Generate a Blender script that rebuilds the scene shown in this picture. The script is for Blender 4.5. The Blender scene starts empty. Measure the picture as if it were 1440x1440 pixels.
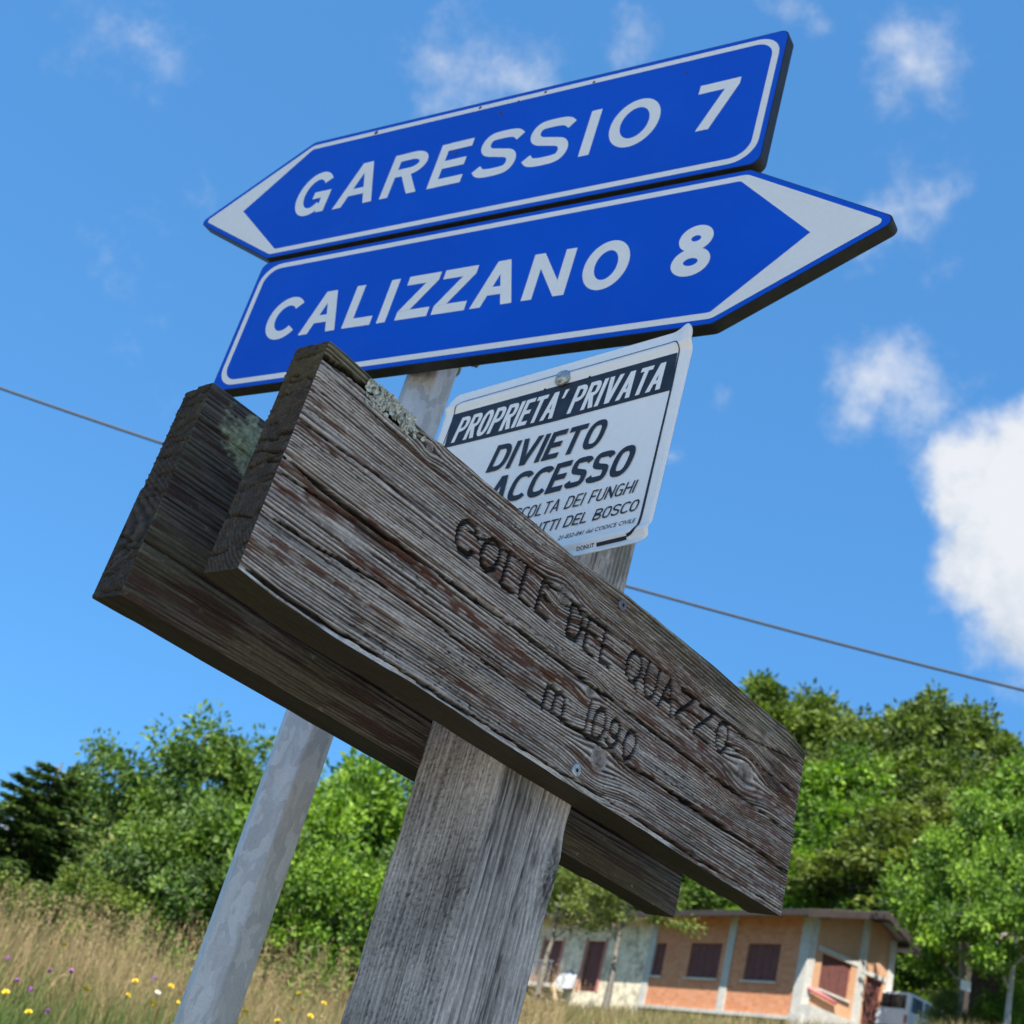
import bpy, bmesh, math, random
import numpy as np
from mathutils import Matrix, Vector

# ------------------------------------------------------------------ camera
scene = bpy.context.scene
col = scene.collection
CZ = 1.25                                   # camera height above the ground at the post
FPX, PITCH, ROLL = 1807.5, 0.4621, 0.2899   # solved from the photograph's vanishing points
cp, sp, cr, sr = math.cos(PITCH), math.sin(PITCH), math.cos(ROLL), math.sin(ROLL)
_fwd = np.array([0, cp, sp]); _up0 = np.array([0, -sp, cp]); _r0 = np.array([1., 0, 0])
_rt = _r0 * cr + _up0 * sr; _up = -_r0 * sr + _up0 * cr
cam_d = bpy.data.cameras.new('camera'); cam = bpy.data.objects.new('camera', cam_d); col.objects.link(cam)
cam.matrix_world = Matrix(((_rt[0], _up[0], -_fwd[0], 0), (_rt[1], _up[1], -_fwd[1], 0), (_rt[2], _up[2], -_fwd[2], CZ), (0, 0, 0, 1)))
cam_d.sensor_width = 36; cam_d.lens = FPX / 1440 * 36
cam_d.clip_start = .02; cam_d.clip_end = 4000
cam_d.dof.use_dof = True; cam_d.dof.focus_distance = 1.16; cam_d.dof.aperture_fstop = 14.0
scene.camera = cam

def ray(u, v):
    q = _rt * (u - 720) / FPX + _up * (720 - v) / FPX + _fwd
    return q / np.linalg.norm(q)
def at(u, v, dist):                          # the point on pixel (u, v)'s ray at a horizontal distance
    q = ray(u, v); return q / math.hypot(q[0], q[1]) * dist + np.array([0, 0, CZ])

# ------------------------------------------------------------------ world, sun, exposure
SUN_AZ, SUN_EL = math.radians(191), math.radians(56)      # azimuth clockwise from +Y
W = bpy.data.worlds.new('World'); scene.world = W; W.use_nodes = True
nt = W.node_tree; N = nt.nodes; LK = nt.links
for n_ in list(N): N.remove(n_)
def nd(t, **k):
    n_ = N.new(t)
    for a, b in k.items(): setattr(n_, a, b)
    return n_
def mth(op, a, b=None, c=None, clamp=False):
    m = nd('ShaderNodeMath', operation=op, use_clamp=clamp)
    for i, x in enumerate((a, b, c)):
        if x is None: continue
        if isinstance(x, (int, float)): m.inputs[i].default_value = x
        else: LK.new(x, m.inputs[i])
    return m.outputs[0]
sky = nd('ShaderNodeTexSky', sky_type='NISHITA', sun_disc=False)
sky.sun_elevation = SUN_EL; sky.sun_rotation = SUN_AZ; sky.altitude = 1000; sky.air_density = 1.0; sky.dust_density = .3; sky.ozone_density = 3.0
tc = nd('ShaderNodeTexCoord')
def wnoise(scale, detail, rough, off):
    v = nd('ShaderNodeVectorMath', operation='ADD'); LK.new(tc.outputs['Generated'], v.inputs[0]); v.inputs[1].default_value = off
    n_ = nd('ShaderNodeTexNoise'); n_.inputs['Scale'].default_value = scale; n_.inputs['Detail'].default_value = detail; n_.inputs['Roughness'].default_value = rough
    LK.new(v.outputs[0], n_.inputs['Vector']); return n_
n1 = wnoise(7, 3, .5, (3, 1, 5)); n2_ = wnoise(22, 5, .6, (1, 9, 2)); n3 = wnoise(11, 7, .62, (4, 2, 8))
def vscale(n_, k):
    s = nd('ShaderNodeVectorMath', operation='SUBTRACT'); LK.new(n_.outputs['Color'], s.inputs[0]); s.inputs[1].default_value = (.5, .5, .5)
    m = nd('ShaderNodeVectorMath', operation='SCALE'); LK.new(s.outputs[0], m.inputs[0]); m.inputs['Scale'].default_value = k; return m.outputs[0]
def vadd(a, b):
    m = nd('ShaderNodeVectorMath', operation='ADD'); LK.new(a, m.inputs[0]); LK.new(b, m.inputs[1]); return m.outputs[0]
cdir = vadd(vadd(tc.outputs['Generated'], vscale(n1, .07)), vscale(n2_, .035))
blobs = [(1435, 690, 96, 1.7), (1408, 640, 48, 1.5), (1405, 800, 76, 1.5), (1335, 708, 36, .95), (1442, 860, 76, 1.3), (1352, 770, 42, 1.0), (1440, 930, 55, .6),
         (1238, 520, 78, .36), (1205, 565, 50, .34), (1290, 560, 50, .28), (1250, 285, 85, .38), (1285, 120, 62, .37), (1235, 150, 56, .34), (1250, 65, 55, .27),
         (640, 95, 78, .37), (740, 85, 68, .30), (145, 28, 80, .38), (890, 48, 52, .30), (200, 430, 100, .17), (1010, 560, 30, .3), (962, 622, 26, .3), (0, 1170, 40, .8), (1100, 30, 60, .27)]
dirs = [(ray(u, v), r / FPX, s) for u, v, r, s in blobs]
rg = random.Random(5)                         # unseen clouds over the rest of the sky, enlarged to add fill light
while len(dirs) < 46:
    a, e = rg.uniform(0, 2 * math.pi), math.radians(rg.uniform(8, 70))
    q = np.array([math.sin(a) * math.cos(e), math.cos(a) * math.cos(e), math.sin(e)])
    if q @ _fwd > .70: continue
    dirs.append((q, rg.uniform(.05, .19), rg.uniform(.6, 1.1)))
acc = None
for q, r, s in dirs:
    dn = nd('ShaderNodeVectorMath', operation='DISTANCE'); LK.new(cdir, dn.inputs[0]); dn.inputs[1].default_value = tuple(q)
    m = mth('MULTIPLY_ADD', dn.outputs['Value'], -s / (r * 1.25), s * 1.25)
    acc = m if acc is None else mth('MAXIMUM', acc, m)
fb = mth('SUBTRACT', n3.outputs['Fac'], .5)
dens = mth('ADD', acc, mth('MULTIPLY', fb, 1.35))
mr = nd('ShaderNodeMapRange', interpolation_type='SMOOTHSTEP'); LK.new(dens, mr.inputs['Value'])
mr.inputs['From Min'].default_value = .12; mr.inputs['From Max'].default_value = .82; mr.inputs['To Min'].default_value = 0; mr.inputs['To Max'].default_value = .97
gm_ = nd('ShaderNodeGamma'); LK.new(sky.outputs[0], gm_.inputs['Color']); gm_.inputs['Gamma'].default_value = .42     # clear mountain air: an even, deep blue
hs = nd('ShaderNodeVectorMath', operation='MULTIPLY'); LK.new(gm_.outputs[0], hs.inputs[0]); hs.inputs[1].default_value = (.305, .785, 1.36)
cl = nd('ShaderNodeMix', data_type='RGBA'); shade = nd('ShaderNodeMapRange'); LK.new(n3.outputs['Fac'], shade.inputs['Value'])
shade.inputs['From Min'].default_value = .36; shade.inputs['From Max'].default_value = .58
LK.new(shade.outputs[0], cl.inputs[0]); cl.inputs['A'].default_value = (1.50, 1.74, 2.08, 1); cl.inputs['B'].default_value = (2.36, 2.42, 2.52, 1)
mx = nd('ShaderNodeMix', data_type='RGBA'); LK.new(mr.outputs[0], mx.inputs[0]); LK.new(hs.outputs[0], mx.inputs['A']); LK.new(cl.outputs['Result'], mx.inputs['B'])
bg = nd('ShaderNodeBackground'); bg.inputs['Strength'].default_value = .15; LK.new(mx.outputs['Result'], bg.inputs['Color'])
wo = nd('ShaderNodeOutputWorld'); LK.new(bg.outputs[0], wo.inputs['Surface'])

sd = bpy.data.lights.new('sun', 'SUN'); sd.energy = 5.0; sd.angle = math.radians(.55); sd.color = (1, .955, .88)
so = bpy.data.objects.new('sun', sd); col.objects.link(so)
sdir = Vector((math.sin(SUN_AZ) * math.cos(SUN_EL), math.cos(SUN_AZ) * math.cos(SUN_EL), math.sin(SUN_EL)))
so.rotation_euler = sdir.to_track_quat('Z', 'Y').to_euler(); so.location = (0, -20, 40)
scene.view_settings.view_transform = 'Standard'; scene.view_settings.look = 'None'
scene.view_settings.exposure = 1.3; scene.view_settings.gamma = 1; scene.view_settings.use_curve_mapping = False

# ------------------------------------------------------------------ helpers
rng = np.random.default_rng(11)
def mesh_np(name, V, F, attrs=None, smooth=False):
    """numpy mesh; F is an (n,3) or (n,4) int array, or a list of such arrays"""
    Fs = F if isinstance(F, list) else [F]
    me = bpy.data.meshes.new(name); V = np.asarray(V, np.float32)
    me.vertices.add(len(V)); me.vertices.foreach_set('co', V.ravel())
    li = np.concatenate([np.asarray(f, np.int32).ravel() for f in Fs])
    cnt = np.concatenate([np.full(len(f), np.asarray(f).shape[1], np.int32) for f in Fs])
    st = np.concatenate([[0], np.cumsum(cnt)[:-1]]).astype(np.int32)
    me.loops.add(len(li)); me.loops.foreach_set('vertex_index', li)
    me.polygons.add(len(cnt)); me.polygons.foreach_set('loop_start', st)
    me.update(calc_edges=True)
    me.polygons.foreach_set('use_smooth', np.full(len(cnt), smooth, bool))
    for k, a in (attrs or {}).items():
        a = np.asarray(a, np.float32)
        if a.ndim == 2:
            at_ = me.attributes.new(k, 'FLOAT_COLOR', 'POINT')
            c4 = np.ones((len(a), 4), np.float32); c4[:, :3] = a; at_.data.foreach_set('color', c4.ravel())
        else:
            at_ = me.attributes.new(k, 'FLOAT', 'POINT'); at_.data.foreach_set('value', a)
    me.update(); return me
def link(name, me, mat=None, parent=None, loc=None):
    o = bpy.data.objects.new(name, me); col.objects.link(o)
    if mat is not None and not me.materials: me.materials.append(mat)
    if parent is not None: o.parent = parent
    if loc is not None: o.location = loc
    return o
def tag(o, label=None, cat=None, group=None, kind=None):
    for k, v in (('label', label), ('category', cat), ('group', group), ('kind', kind)):
        if v: o[k] = v
    return o
def empty(name, loc=(0, 0, 0), rz=0, label=None, cat=None, group=None):
    o = bpy.data.objects.new(name, None); col.objects.link(o); o.location = loc; o.rotation_euler = (0, 0, rz); o.empty_display_size = .1
    return tag(o, label, cat, group)
def copy_tree(o, parent=None):
    c = o.copy(); col.objects.link(c); c.parent = parent
    for ch in list(o.children): copy_tree(ch, c)
    return c
class MB:                                    # collects simple shapes into one mesh
    def __init__(s): s.v = []; s.f = []
    def add(s, vs, fs):
        o = len(s.v); s.v += [tuple(map(float, p)) for p in vs]; s.f += [tuple(o + i for i in f) for f in fs]; return s
    def box(s, x0, x1, y0, y1, z0, z1):
        return s.add([(x0, y0, z0), (x1, y0, z0), (x1, y1, z0), (x0, y1, z0), (x0, y0, z1), (x1, y0, z1), (x1, y1, z1), (x0, y1, z1)],
                     [(0, 3, 2, 1), (4, 5, 6, 7), (0, 1, 5, 4), (1, 2, 6, 5), (2, 3, 7, 6), (3, 0, 4, 7)])
    def prism(s, poly, y0, y1):               # polygon in (x, z), counter-clockwise seen from -y
        n = len(poly); vs = [(x, y0, z) for x, z in poly] + [(x, y1, z) for x, z in poly]
        return s.add(vs, [tuple(range(n)), tuple(range(2 * n - 1, n - 1, -1))] + [(i, n + i, n + (i + 1) % n, (i + 1) % n) for i in range(n)])
    def strip(s, pts, w, y):                  # flat ribbon along (x, z) points
        p = np.array(pts, float); closed = np.allclose(p[0], p[-1])
        t = np.gradient(p, axis=0)
        if closed: t[0] = t[-1] = p[1] - p[-2]
        t /= np.linalg.norm(t, axis=1)[:, None]; nn = np.stack([-t[:, 1], t[:, 0]], 1)
        ww = np.broadcast_to(np.asarray(w, float), (len(p),))[:, None] / 2
        a = p + nn * ww; b = p - nn * ww; n = len(p)
        return s.add([(x, y, z) for x, z in a] + [(x, y, z) for x, z in b], [(i, n + i, n + i + 1, i + 1) for i in range(n - 1)])
    def tube(s, pts, rad, sides=8, cap=True):
        p = np.array(pts, float); n = len(p); rad = np.broadcast_to(np.asarray(rad, float), (n,))
        t = np.gradient(p, axis=0); vs = []
        up = np.array([0, 0, 1.]) if abs(t[0][2]) < .9 * np.linalg.norm(t[0]) else np.array([1., 0, 0])
        for i in range(n):
            d = t[i] / (np.linalg.norm(t[i]) + 1e-12); a = np.cross(d, up); a /= np.linalg.norm(a) + 1e-12; b = np.cross(d, a)
            for k in range(sides):
                th = 2 * math.pi * k / sides; vs.append(p[i] + (a * math.cos(th) + b * math.sin(th)) * rad[i])
        fs = [(i * sides + k, i * sides + (k + 1) % sides, (i + 1) * sides + (k + 1) % sides, (i + 1) * sides + k) for i in range(n - 1) for k in range(sides)]
        if cap: fs += [tuple(range(sides - 1, -1, -1)), tuple(range((n - 1) * sides, n * sides))]
        return s.add(vs, fs)
    def lathe(s, prof, axis_o, sides=16):     # profile (radius, y) turned about the y axis through axis_o
        n = len(prof); vs = [(axis_o[0] + r * math.cos(2 * math.pi * k / sides), axis_o[1] + y, axis_o[2] + r * math.sin(2 * math.pi * k / sides)) for r, y in prof for k in range(sides)]
        fs = [(i * sides + k, i * sides + (k + 1) % sides, (i + 1) * sides + (k + 1) % sides, (i + 1) * sides + k) for i in range(n - 1) for k in range(sides)]
        return s.add(vs, fs + [tuple(range((n - 1) * sides, n * sides))])
    def build(s, name, mat, parent=None, smooth=False, bevel=0):
        me = bpy.data.meshes.new(name); me.from_pydata(s.v, [], s.f)
        if bevel:
            bm = bmesh.new(); bm.from_mesh(me); bmesh.ops.remove_doubles(bm, verts=bm.verts, dist=1e-6)
            bmesh.ops.bevel(bm, geom=list(bm.edges), offset=bevel, segments=2, affect='EDGES', profile=.6); bm.to_mesh(me); bm.free()
        me.polygons.foreach_set('use_smooth', [smooth] * len(me.polygons)); me.update()
        return link(name, me, mat, parent)

class Mat:
    def __init__(s, name):
        s.m = bpy.data.materials.new(name); s.m.use_nodes = True; s.t = s.m.node_tree; s.b = s.t.nodes['Principled BSDF']
    def n(s, t, **k):
        x = s.t.nodes.new(t)
        for a, b in k.items(): setattr(x, a, b)
        return x
    def l(s, a, b): s.t.links.new(a, b)
    def coord(s, scale=(1, 1, 1), rot=(0, 0, 0)):
        c = s.n('ShaderNodeTexCoord'); m = s.n('ShaderNodeMapping'); m.inputs['Scale'].default_value = scale; m.inputs['Rotation'].default_value = rot; s.l(c.outputs['Object'], m.inputs[0]); return m.outputs[0]
    def noise(s, scale, detail=4, rough=.55, vec=None):
        x = s.n('ShaderNodeTexNoise'); x.inputs['Scale'].default_value = scale; x.inputs['Detail'].default_value = detail; x.inputs['Roughness'].default_value = rough
        s.l(vec if vec is not None else s.coord(), x.inputs['Vector']); return x.outputs['Fac']
    def ramp(s, fac, stops):
        x = s.n('ShaderNodeValToRGB'); el = x.color_ramp.elements
        while len(el) < len(stops): el.new(.5)
        for e_, (p, c) in zip(el, stops): e_.position = p; e_.color = (*c, 1) if len(c) == 3 else c
        s.l(fac, x.inputs[0]); return x.outputs[0]
    def mix(s, fac, a, b, mode='MIX'):
        x = s.n('ShaderNodeMix', data_type='RGBA', blend_type=mode)
        for sock, v in ((x.inputs[0], fac), (x.inputs['A'], a), (x.inputs['B'], b)):
            if isinstance(v, (int, float)): sock.default_value = v
            elif isinstance(v, tuple): sock.default_value = (*v, 1) if len(v) == 3 else v
            else: s.l(v, sock)
        return x.outputs['Result']
    def attr(s, name): x = s.n('ShaderNodeAttribute'); x.attribute_name = name; return x
    def bump(s, h, strength, dist):
        x = s.n('ShaderNodeBump'); x.inputs['Strength'].default_value = strength; x.inputs['Distance'].default_value = dist; s.l(h, x.inputs['Height']); s.l(x.outputs[0], s.b.inputs['Normal'])
    def set(s, base=None, rough=None, metal=None, spec=None):
        for k, v in (('Base Color', base), ('Roughness', rough), ('Metallic', metal), ('Specular IOR Level', spec)):
            if v is None: continue
            if isinstance(v, tuple): s.b.inputs[k].default_value = (*v, 1)
            elif isinstance(v, (int, float)): s.b.inputs[k].default_value = v
            else: s.l(v, s.b.inputs[k])
        return s
def plain(name, c, rough=.6, metal=0, spec=.4, var=.12, vs=30, bump=0):
    M = Mat(name); f = M.noise(vs, 5)
    lo = tuple(x * (1 - var) for x in c); hi = tuple(min(1, x * (1 + var)) for x in c)
    M.set(M.ramp(f, [(.3, lo), (.7, hi)]), rough, metal, spec)
    if bump: M.bump(f, .4, bump)
    return M.m

# vectorised value noise
_tab = np.random.default_rng(3).random((256, 256)).astype(np.float32)
def vn(x, y, sd=0):
    xi = np.floor(x).astype(np.int64); yi = np.floor(y).astype(np.int64); fx = x - xi; fy = y - yi
    fx = fx * fx * (3 - 2 * fx); fy = fy * fy * (3 - 2 * fy); a = sd * 37; b = sd * 91
    T = lambda i, j: _tab[(xi + i + a) & 255, (yi + j + b) & 255]
    return (T(0, 0) * (1 - fx) + T(1, 0) * fx) * (1 - fy) + (T(0, 1) * (1 - fx) + T(1, 1) * fx) * fy
def fbm(x, y, sd=0, o=4):
    r = 0; a = .5; k = 1.; t = 0
    for i in range(o): r = r + a * vn(x * k, y * k, sd + i); t += a; a *= .55; k *= 2.1
    return r / t
def sst(a, b, x): t = np.clip((x - a) / (b - a), 0, 1); return t * t * (3 - 2 * t)
def seg_dist(X, Y, pts):
    d = np.full(X.shape, 1e9); arc = np.zeros(X.shape); L0 = 0
    for (x0, y0), (x1, y1) in zip(pts[:-1], pts[1:]):
        dx, dy = x1 - x0, y1 - y0; l2 = dx * dx + dy * dy + 1e-12
        t = np.clip(((X - x0) * dx + (Y - y0) * dy) / l2, 0, 1); q = np.hypot(X - x0 - t * dx, Y - y0 - t * dy)
        m = q < d; arc = np.where(m, L0 + t * math.sqrt(l2), arc); d = np.where(m, q, d); L0 += math.sqrt(l2)
    return d, arc / max(L0, 1e-9)

# ------------------------------------------------------------------ ground
def gz(x, y):                                # meadow rising away from the road and to the right
    x = np.asarray(x, float); y = np.asarray(y, float)
    sx = np.where(x > 0, .145 * x, .05 * x)
    far = np.clip(y - 2, 0, None)
    rt = sst(-4, 2.5, x); z = (.162 + .014 * rt) * np.minimum(far, 10) + (.120 * rt - .03 * (1 - rt)) * np.clip(far - 10, 0, None) + sx * np.clip((y - 1) / 12, 0, 1)
    z = z + .10 * np.clip(y - 62, 0, 300) * sst(-10, 10, x) - .06 * np.clip(y - 160, 0, None)
    z = np.where(y < 2, .0, z)
    return z + (.25 * (vn(x / 4, y / 4, 5) - .5) + .9 * (vn(x / 17, y / 17, 6) - .5)) * np.clip((y - 5) / 25, 0, 1)
def build_ground():
    ys = np.concatenate([np.arange(-60, -4, 4), np.arange(-4, 20, .35), np.arange(20, 70, 1.2), np.arange(70, 200, 6), np.geomspace(200, 1800, 22)])
    xs = np.concatenate([-np.geomspace(1200, 42, 18), np.arange(-40, -9, 1.5), np.arange(-9, 9, .35), np.arange(9, 40, 1.2), np.geomspace(41, 1200, 18)])
    X, Y = np.meshgrid(xs, ys); Z = gz(X, Y); n, m = X.shape
    V = np.stack([X, Y, Z], -1).reshape(-1, 3); i = np.arange(n * m).reshape(n, m)
    F = np.stack([i[:-1, :-1], i[:-1, 1:], i[1:, 1:], i[1:, :-1]], -1).reshape(-1, 4)
    M = Mat('meadow_soil'); a = M.noise(.35, 6, .6); b = M.noise(9, 5, .65)
    c = M.mix(.55, M.ramp(a, [(.3, (.05, .075, .018)), (.55, (.12, .11, .04)), (.75, (.17, .135, .065))]), M.ramp(b, [(.3, (.03, .045, .012)), (.7, (.16, .135, .06))]))
    M.set(c, .95, 0, .15); M.bump(b, .8, .06)
    tag(link('ground', mesh_np('ground', V, F, smooth=True), M.m), kind='structure')
build_ground()
def build_bounce_gravel():                            # unseen pale gravel around the viewer, added to bounce sunlight onto the signs
    xs = np.linspace(-30, 30, 90); ys = np.linspace(-11, .35, 24); X, Y = np.meshgrid(xs, ys); Y = Y + np.where(Y > 0, .5 * (vn(X / 1.5, Y, 8) - .5), 0); n, m = X.shape
    Z = gz(X, Y) + .006; i = np.arange(n * m).reshape(n, m)
    M = Mat('bounce_gravel'); a = M.noise(45, 6, .7); b = M.noise(1.1, 5)
    M.set(M.mix(.4, M.ramp(a, [(.3, (.30, .27, .22)), (.7, (.60, .54, .45))]), M.ramp(b, [(.3, (.36, .32, .26)), (.7, (.54, .48, .40))])), .95, 0, .2); M.bump(a, .7, .02)
    tag(link('added_bounce_gravel', mesh_np('added_bounce_gravel', np.stack([X, Y, Z], -1).reshape(-1, 3), np.stack([i[:-1, :-1], i[:-1, 1:], i[1:, 1:], i[1:, :-1]], -1).reshape(-1, 4), smooth=True), M.m), kind='structure')  # added bounce sheet, out of view
build_bounce_gravel()

# ------------------------------------------------------------------ wooden signpost
PA = .808                                    # heading of the planks, clockwise from +Y
PE = np.array([math.sin(PA), math.cos(PA), 0]); PN = np.array([math.cos(PA), -math.sin(PA), 0])
P0 = np.array([-.1757, .8612, .3238 + CZ])   # front plank: lower front corner of its near end
PL, PH, PT = .8135, .2, .0421
POST_S0, POST_S1, POST_N0, POST_N1 = .3622, .4695, -.0400, -.1490
REAR_N, REAR_S, REAR_Z, REAR_L, REAR_H = -.1475, .0016, -.0089, .8274, .2057
post_c = P0 + PE * (POST_S0 + POST_S1) / 2 + PN * (POST_N0 + POST_N1) / 2
gp = float(gz(post_c[0], post_c[1]))
signpost = empty('wooden_signpost', (post_c[0], post_c[1], gp), math.pi / 2 - PA,
                 'weathered grey timber post with two parallel planks, the front one carved COLLE DEL QUAZZO', 'signpost')
ox, oy, oz = (POST_S0 + POST_S1) / 2, -(POST_N0 + POST_N1) / 2, P0[2] - gp
def loc_sp(s, n, z): return np.stack(np.broadcast_arrays(np.asarray(s) - ox, -np.asarray(n) - oy, np.asarray(z) + oz), -1)

def wood_material(name, rough=.78, fine=(900, 900, 60)):
    M = Mat(name); a = M.attr('wood'); v = M.coord(fine)
    f = M.noise(1, 3, .6, v); f2 = M.noise(260, 2, .6)
    c = M.mix(.75, a.outputs['Color'], M.ramp(f, [(.25, (.55, .55, .55)), (.75, (1.35, 1.35, 1.35))]), 'MULTIPLY')
    c = M.mix(.35, c, M.ramp(f2, [(.3, (.5, .49, .48)), (.6, (1.1, 1.1, 1.1)), (.8, (1.7, 1.7, 1.7))]), 'MULTIPLY')
    M.set(c, rough, 0, .35); M.bump(f, .5, .0006); return M.m
WOOD_X = wood_material('weathered_wood', fine=(60, 700, 700))
WOOD_Z = wood_material('weathered_post_wood', fine=(700, 700, 60))

def wood_block(name, L, H, T, ds, dq, front, side, place, mat, parent, edge=(.0022, .003), offs=None, seed=0, coarse_back=True):
    """closed timber: length s, height t, depth q (0 = front face); front(s,t) and side(face,s,a) give relief and colour"""
    sA = np.linspace(0, L, int(L / ds) + 1); tA = np.linspace(0, H, int(H / ds) + 1); qA = np.linspace(0, T, int(T / dq) + 1)
    Vs, Fs, Cs = [], [], []; o = 0
    def rounded(S, Q, Tt):
        eid = (Tt > H / 2) * 2 + (Q > T / 2)
        r = edge[0] + edge[1] * vn(S / .025, eid * 7.3, seed + 9) ** 2 + 2.2 * edge[1] * sst(.72, .95, vn(S / .06, eid * 3.1, seed + 4))
        p = np.stack([S, Q, Tt], -1); dim = np.array([L, T, H])
        c = np.clip(p, r[..., None], dim - r[..., None]); d = p - c; ln = np.linalg.norm(d, axis=-1, keepdims=True)
        out = np.where(ln > 1e-9, c + d / np.maximum(ln, 1e-9) * np.minimum(ln, r[..., None]), p)
        if offs: 
            a, b = offs; out[..., 2] += np.interp(S, *a) * (Tt / H) ** 7 + np.interp(S, *b) * (1 - Tt / H) ** 7
        return out
    def face(S, Q, Tt, disp, colr, flip, axis, sign):
        nonlocal o
        p = rounded(S, Q, Tt); p[..., axis] += sign * disp
        n, m = S.shape; i = np.arange(n * m).reshape(n, m) + o
        F = np.stack([i[:-1, :-1], i[1:, :-1], i[1:, 1:], i[:-1, 1:]], -1).reshape(-1, 4)
        Fs.append(F[:, ::-1] if flip else F); Vs.append(p.reshape(-1, 3)); Cs.append(colr.reshape(-1, 3)); o += n * m
    S, Tt = np.meshgrid(sA, tA, indexing='ij')
    fade = lambda a, A, b, B, w=.002: sst(0, w, np.minimum(np.minimum(a, A - a), np.minimum(b, B - b)))
    h, c = front(S, Tt); face(S, np.zeros_like(S), Tt, h * fade(S, L, Tt, H), c, False, 1, -1)
    S, Q = np.meshgrid(sA, qA, indexing='ij')
    h, c = side('bottom', S, Q); face(S, Q, np.zeros_like(S), h * fade(S, L, Q, T), c, True, 2, -1)
    h, c = side('top', S, Q); face(S, Q, np.full_like(S, H), h * fade(S, L, Q, T), c, False, 2, 1)
    Tt, Q = np.meshgrid(tA, qA, indexing='ij')
    h, c = side('end0', Tt, Q); face(np.zeros_like(Tt), Q, Tt, h * fade(Tt, H, Q, T), c, False, 0, -1)
    h, c = side('end1', Tt, Q); face(np.full_like(Tt, L), Q, Tt, h * fade(Tt, H, Q, T), c, True, 0, 1)
    S, Tt = np.meshgrid(sA[::4], tA[::4], indexing='ij'); h, c = side('back', S, Tt)
    face(S, np.full_like(S, T), Tt, h * fade(S, L, Tt, H), c, True, 1, 1)
    V = np.concatenate(Vs); V = place(V[:, 0], V[:, 1], V[:, 2])
    # keep faces pointing outwards whatever the axis mapping
    me = mesh_np(name, V, np.concatenate(Fs), {'wood': np.concatenate(Cs)}, smooth=True)
    return link(name, me, mat, parent)

def lerp(a, b, t): return np.asarray(a) + (np.asarray(b) - np.asarray(a)) * np.asarray(t)[..., None]
u4 = lambda L_: [(a / 1e4, b / 1e4) for a, b in L_]
CARVED = [u4(l) for l in [
 [(2138,1452),(2100,1500),(2065,1525),(1985,1540),(1912,1490),(1890,1400),(1910,1300),(1985,1245),(2087,1255),(2129,1314)],
 [(2310,1548),(2245,1475),(2225,1360),(2270,1265),(2360,1255),(2430,1320),(2455,1440),(2430,1535),(2370,1562),(2310,1548)],
 [(2563,1550),(2561,1244)],[(2575,1225),(2735,1230)],[(2820,1546),(2816,1254)],[(2831,1235),(2973,1228)],
 [(3076,1536),(3066,1249)],[(3080,1543),(3258,1549)],[(3078,1400),(3230,1408)],[(3081,1229),(3253,1226)],
 [(3540,1535),(3555,1240)],[(3550,1552),(3660,1556),(3722,1482),(3735,1350),(3709,1243)],[(3564,1235),(3709,1238)],
 [(3820,1539),(3837,1240)],[(3832,1546),(4014,1542)],[(3802,1399),(3992,1408)],[(3844,1224),(3996,1214)],
 [(4087,1550),(4099,1254)],[(4096,1225),(4262,1228)],
 [(4615,1556),(4540,1490),(4520,1390),(4545,1290),(4620,1245),(4700,1265),(4752,1360),(4758,1451),(4712,1540),(4615,1556)],[(4690,1310),(4745,1200)],
 [(4860,1547),(4850,1348),(4885,1250),(4960,1212),(5030,1260),(5048,1350),(5051,1549)],
 [(5267,1560),(5383,1210)],[(5267,1560),(5146,1213)],[(5190,1330),(5340,1340)],
 [(5483,1540),(5727,1550)],[(5722,1517),(5465,1266)],[(5457,1242),(5741,1228)],
 [(5858,1538),(6108,1556)],[(6118,1530),(5836,1259)],[(5827,1235),(6137,1227)],
 [(6340,1552),(6265,1480),(6243,1380),(6270,1280),(6340,1220),(6410,1235),(6470,1330),(6468,1450),(6420,1540),(6340,1552)],
 [(3495,692),(3490,473)],[(3495,670),(3560,700),(3620,675),(3633,600),(3625,487)],[(3628,650),(3690,702),(3755,680),(3780,600),(3774,484)],
 [(4132,801),(4140,527)],[(4300,812),(4245,740),(4235,630),(4260,540),(4320,508),(4385,550),(4415,650),(4410,740),(4366,810),(4300,812)],
 [(4550,806),(4500,750),(4510,680),(4570,640),(4630,680),(4640,760),(4600,806),(4550,806)],[(4640,740),(4650,650),(4610,560),(4540,535),(4487,575)],
 [(4820,814),(4770,740),(4755,630),(4785,545),(4840,525),(4900,570),(4930,670),(4930,750),(4890,808),(4820,814)]]]
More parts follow.
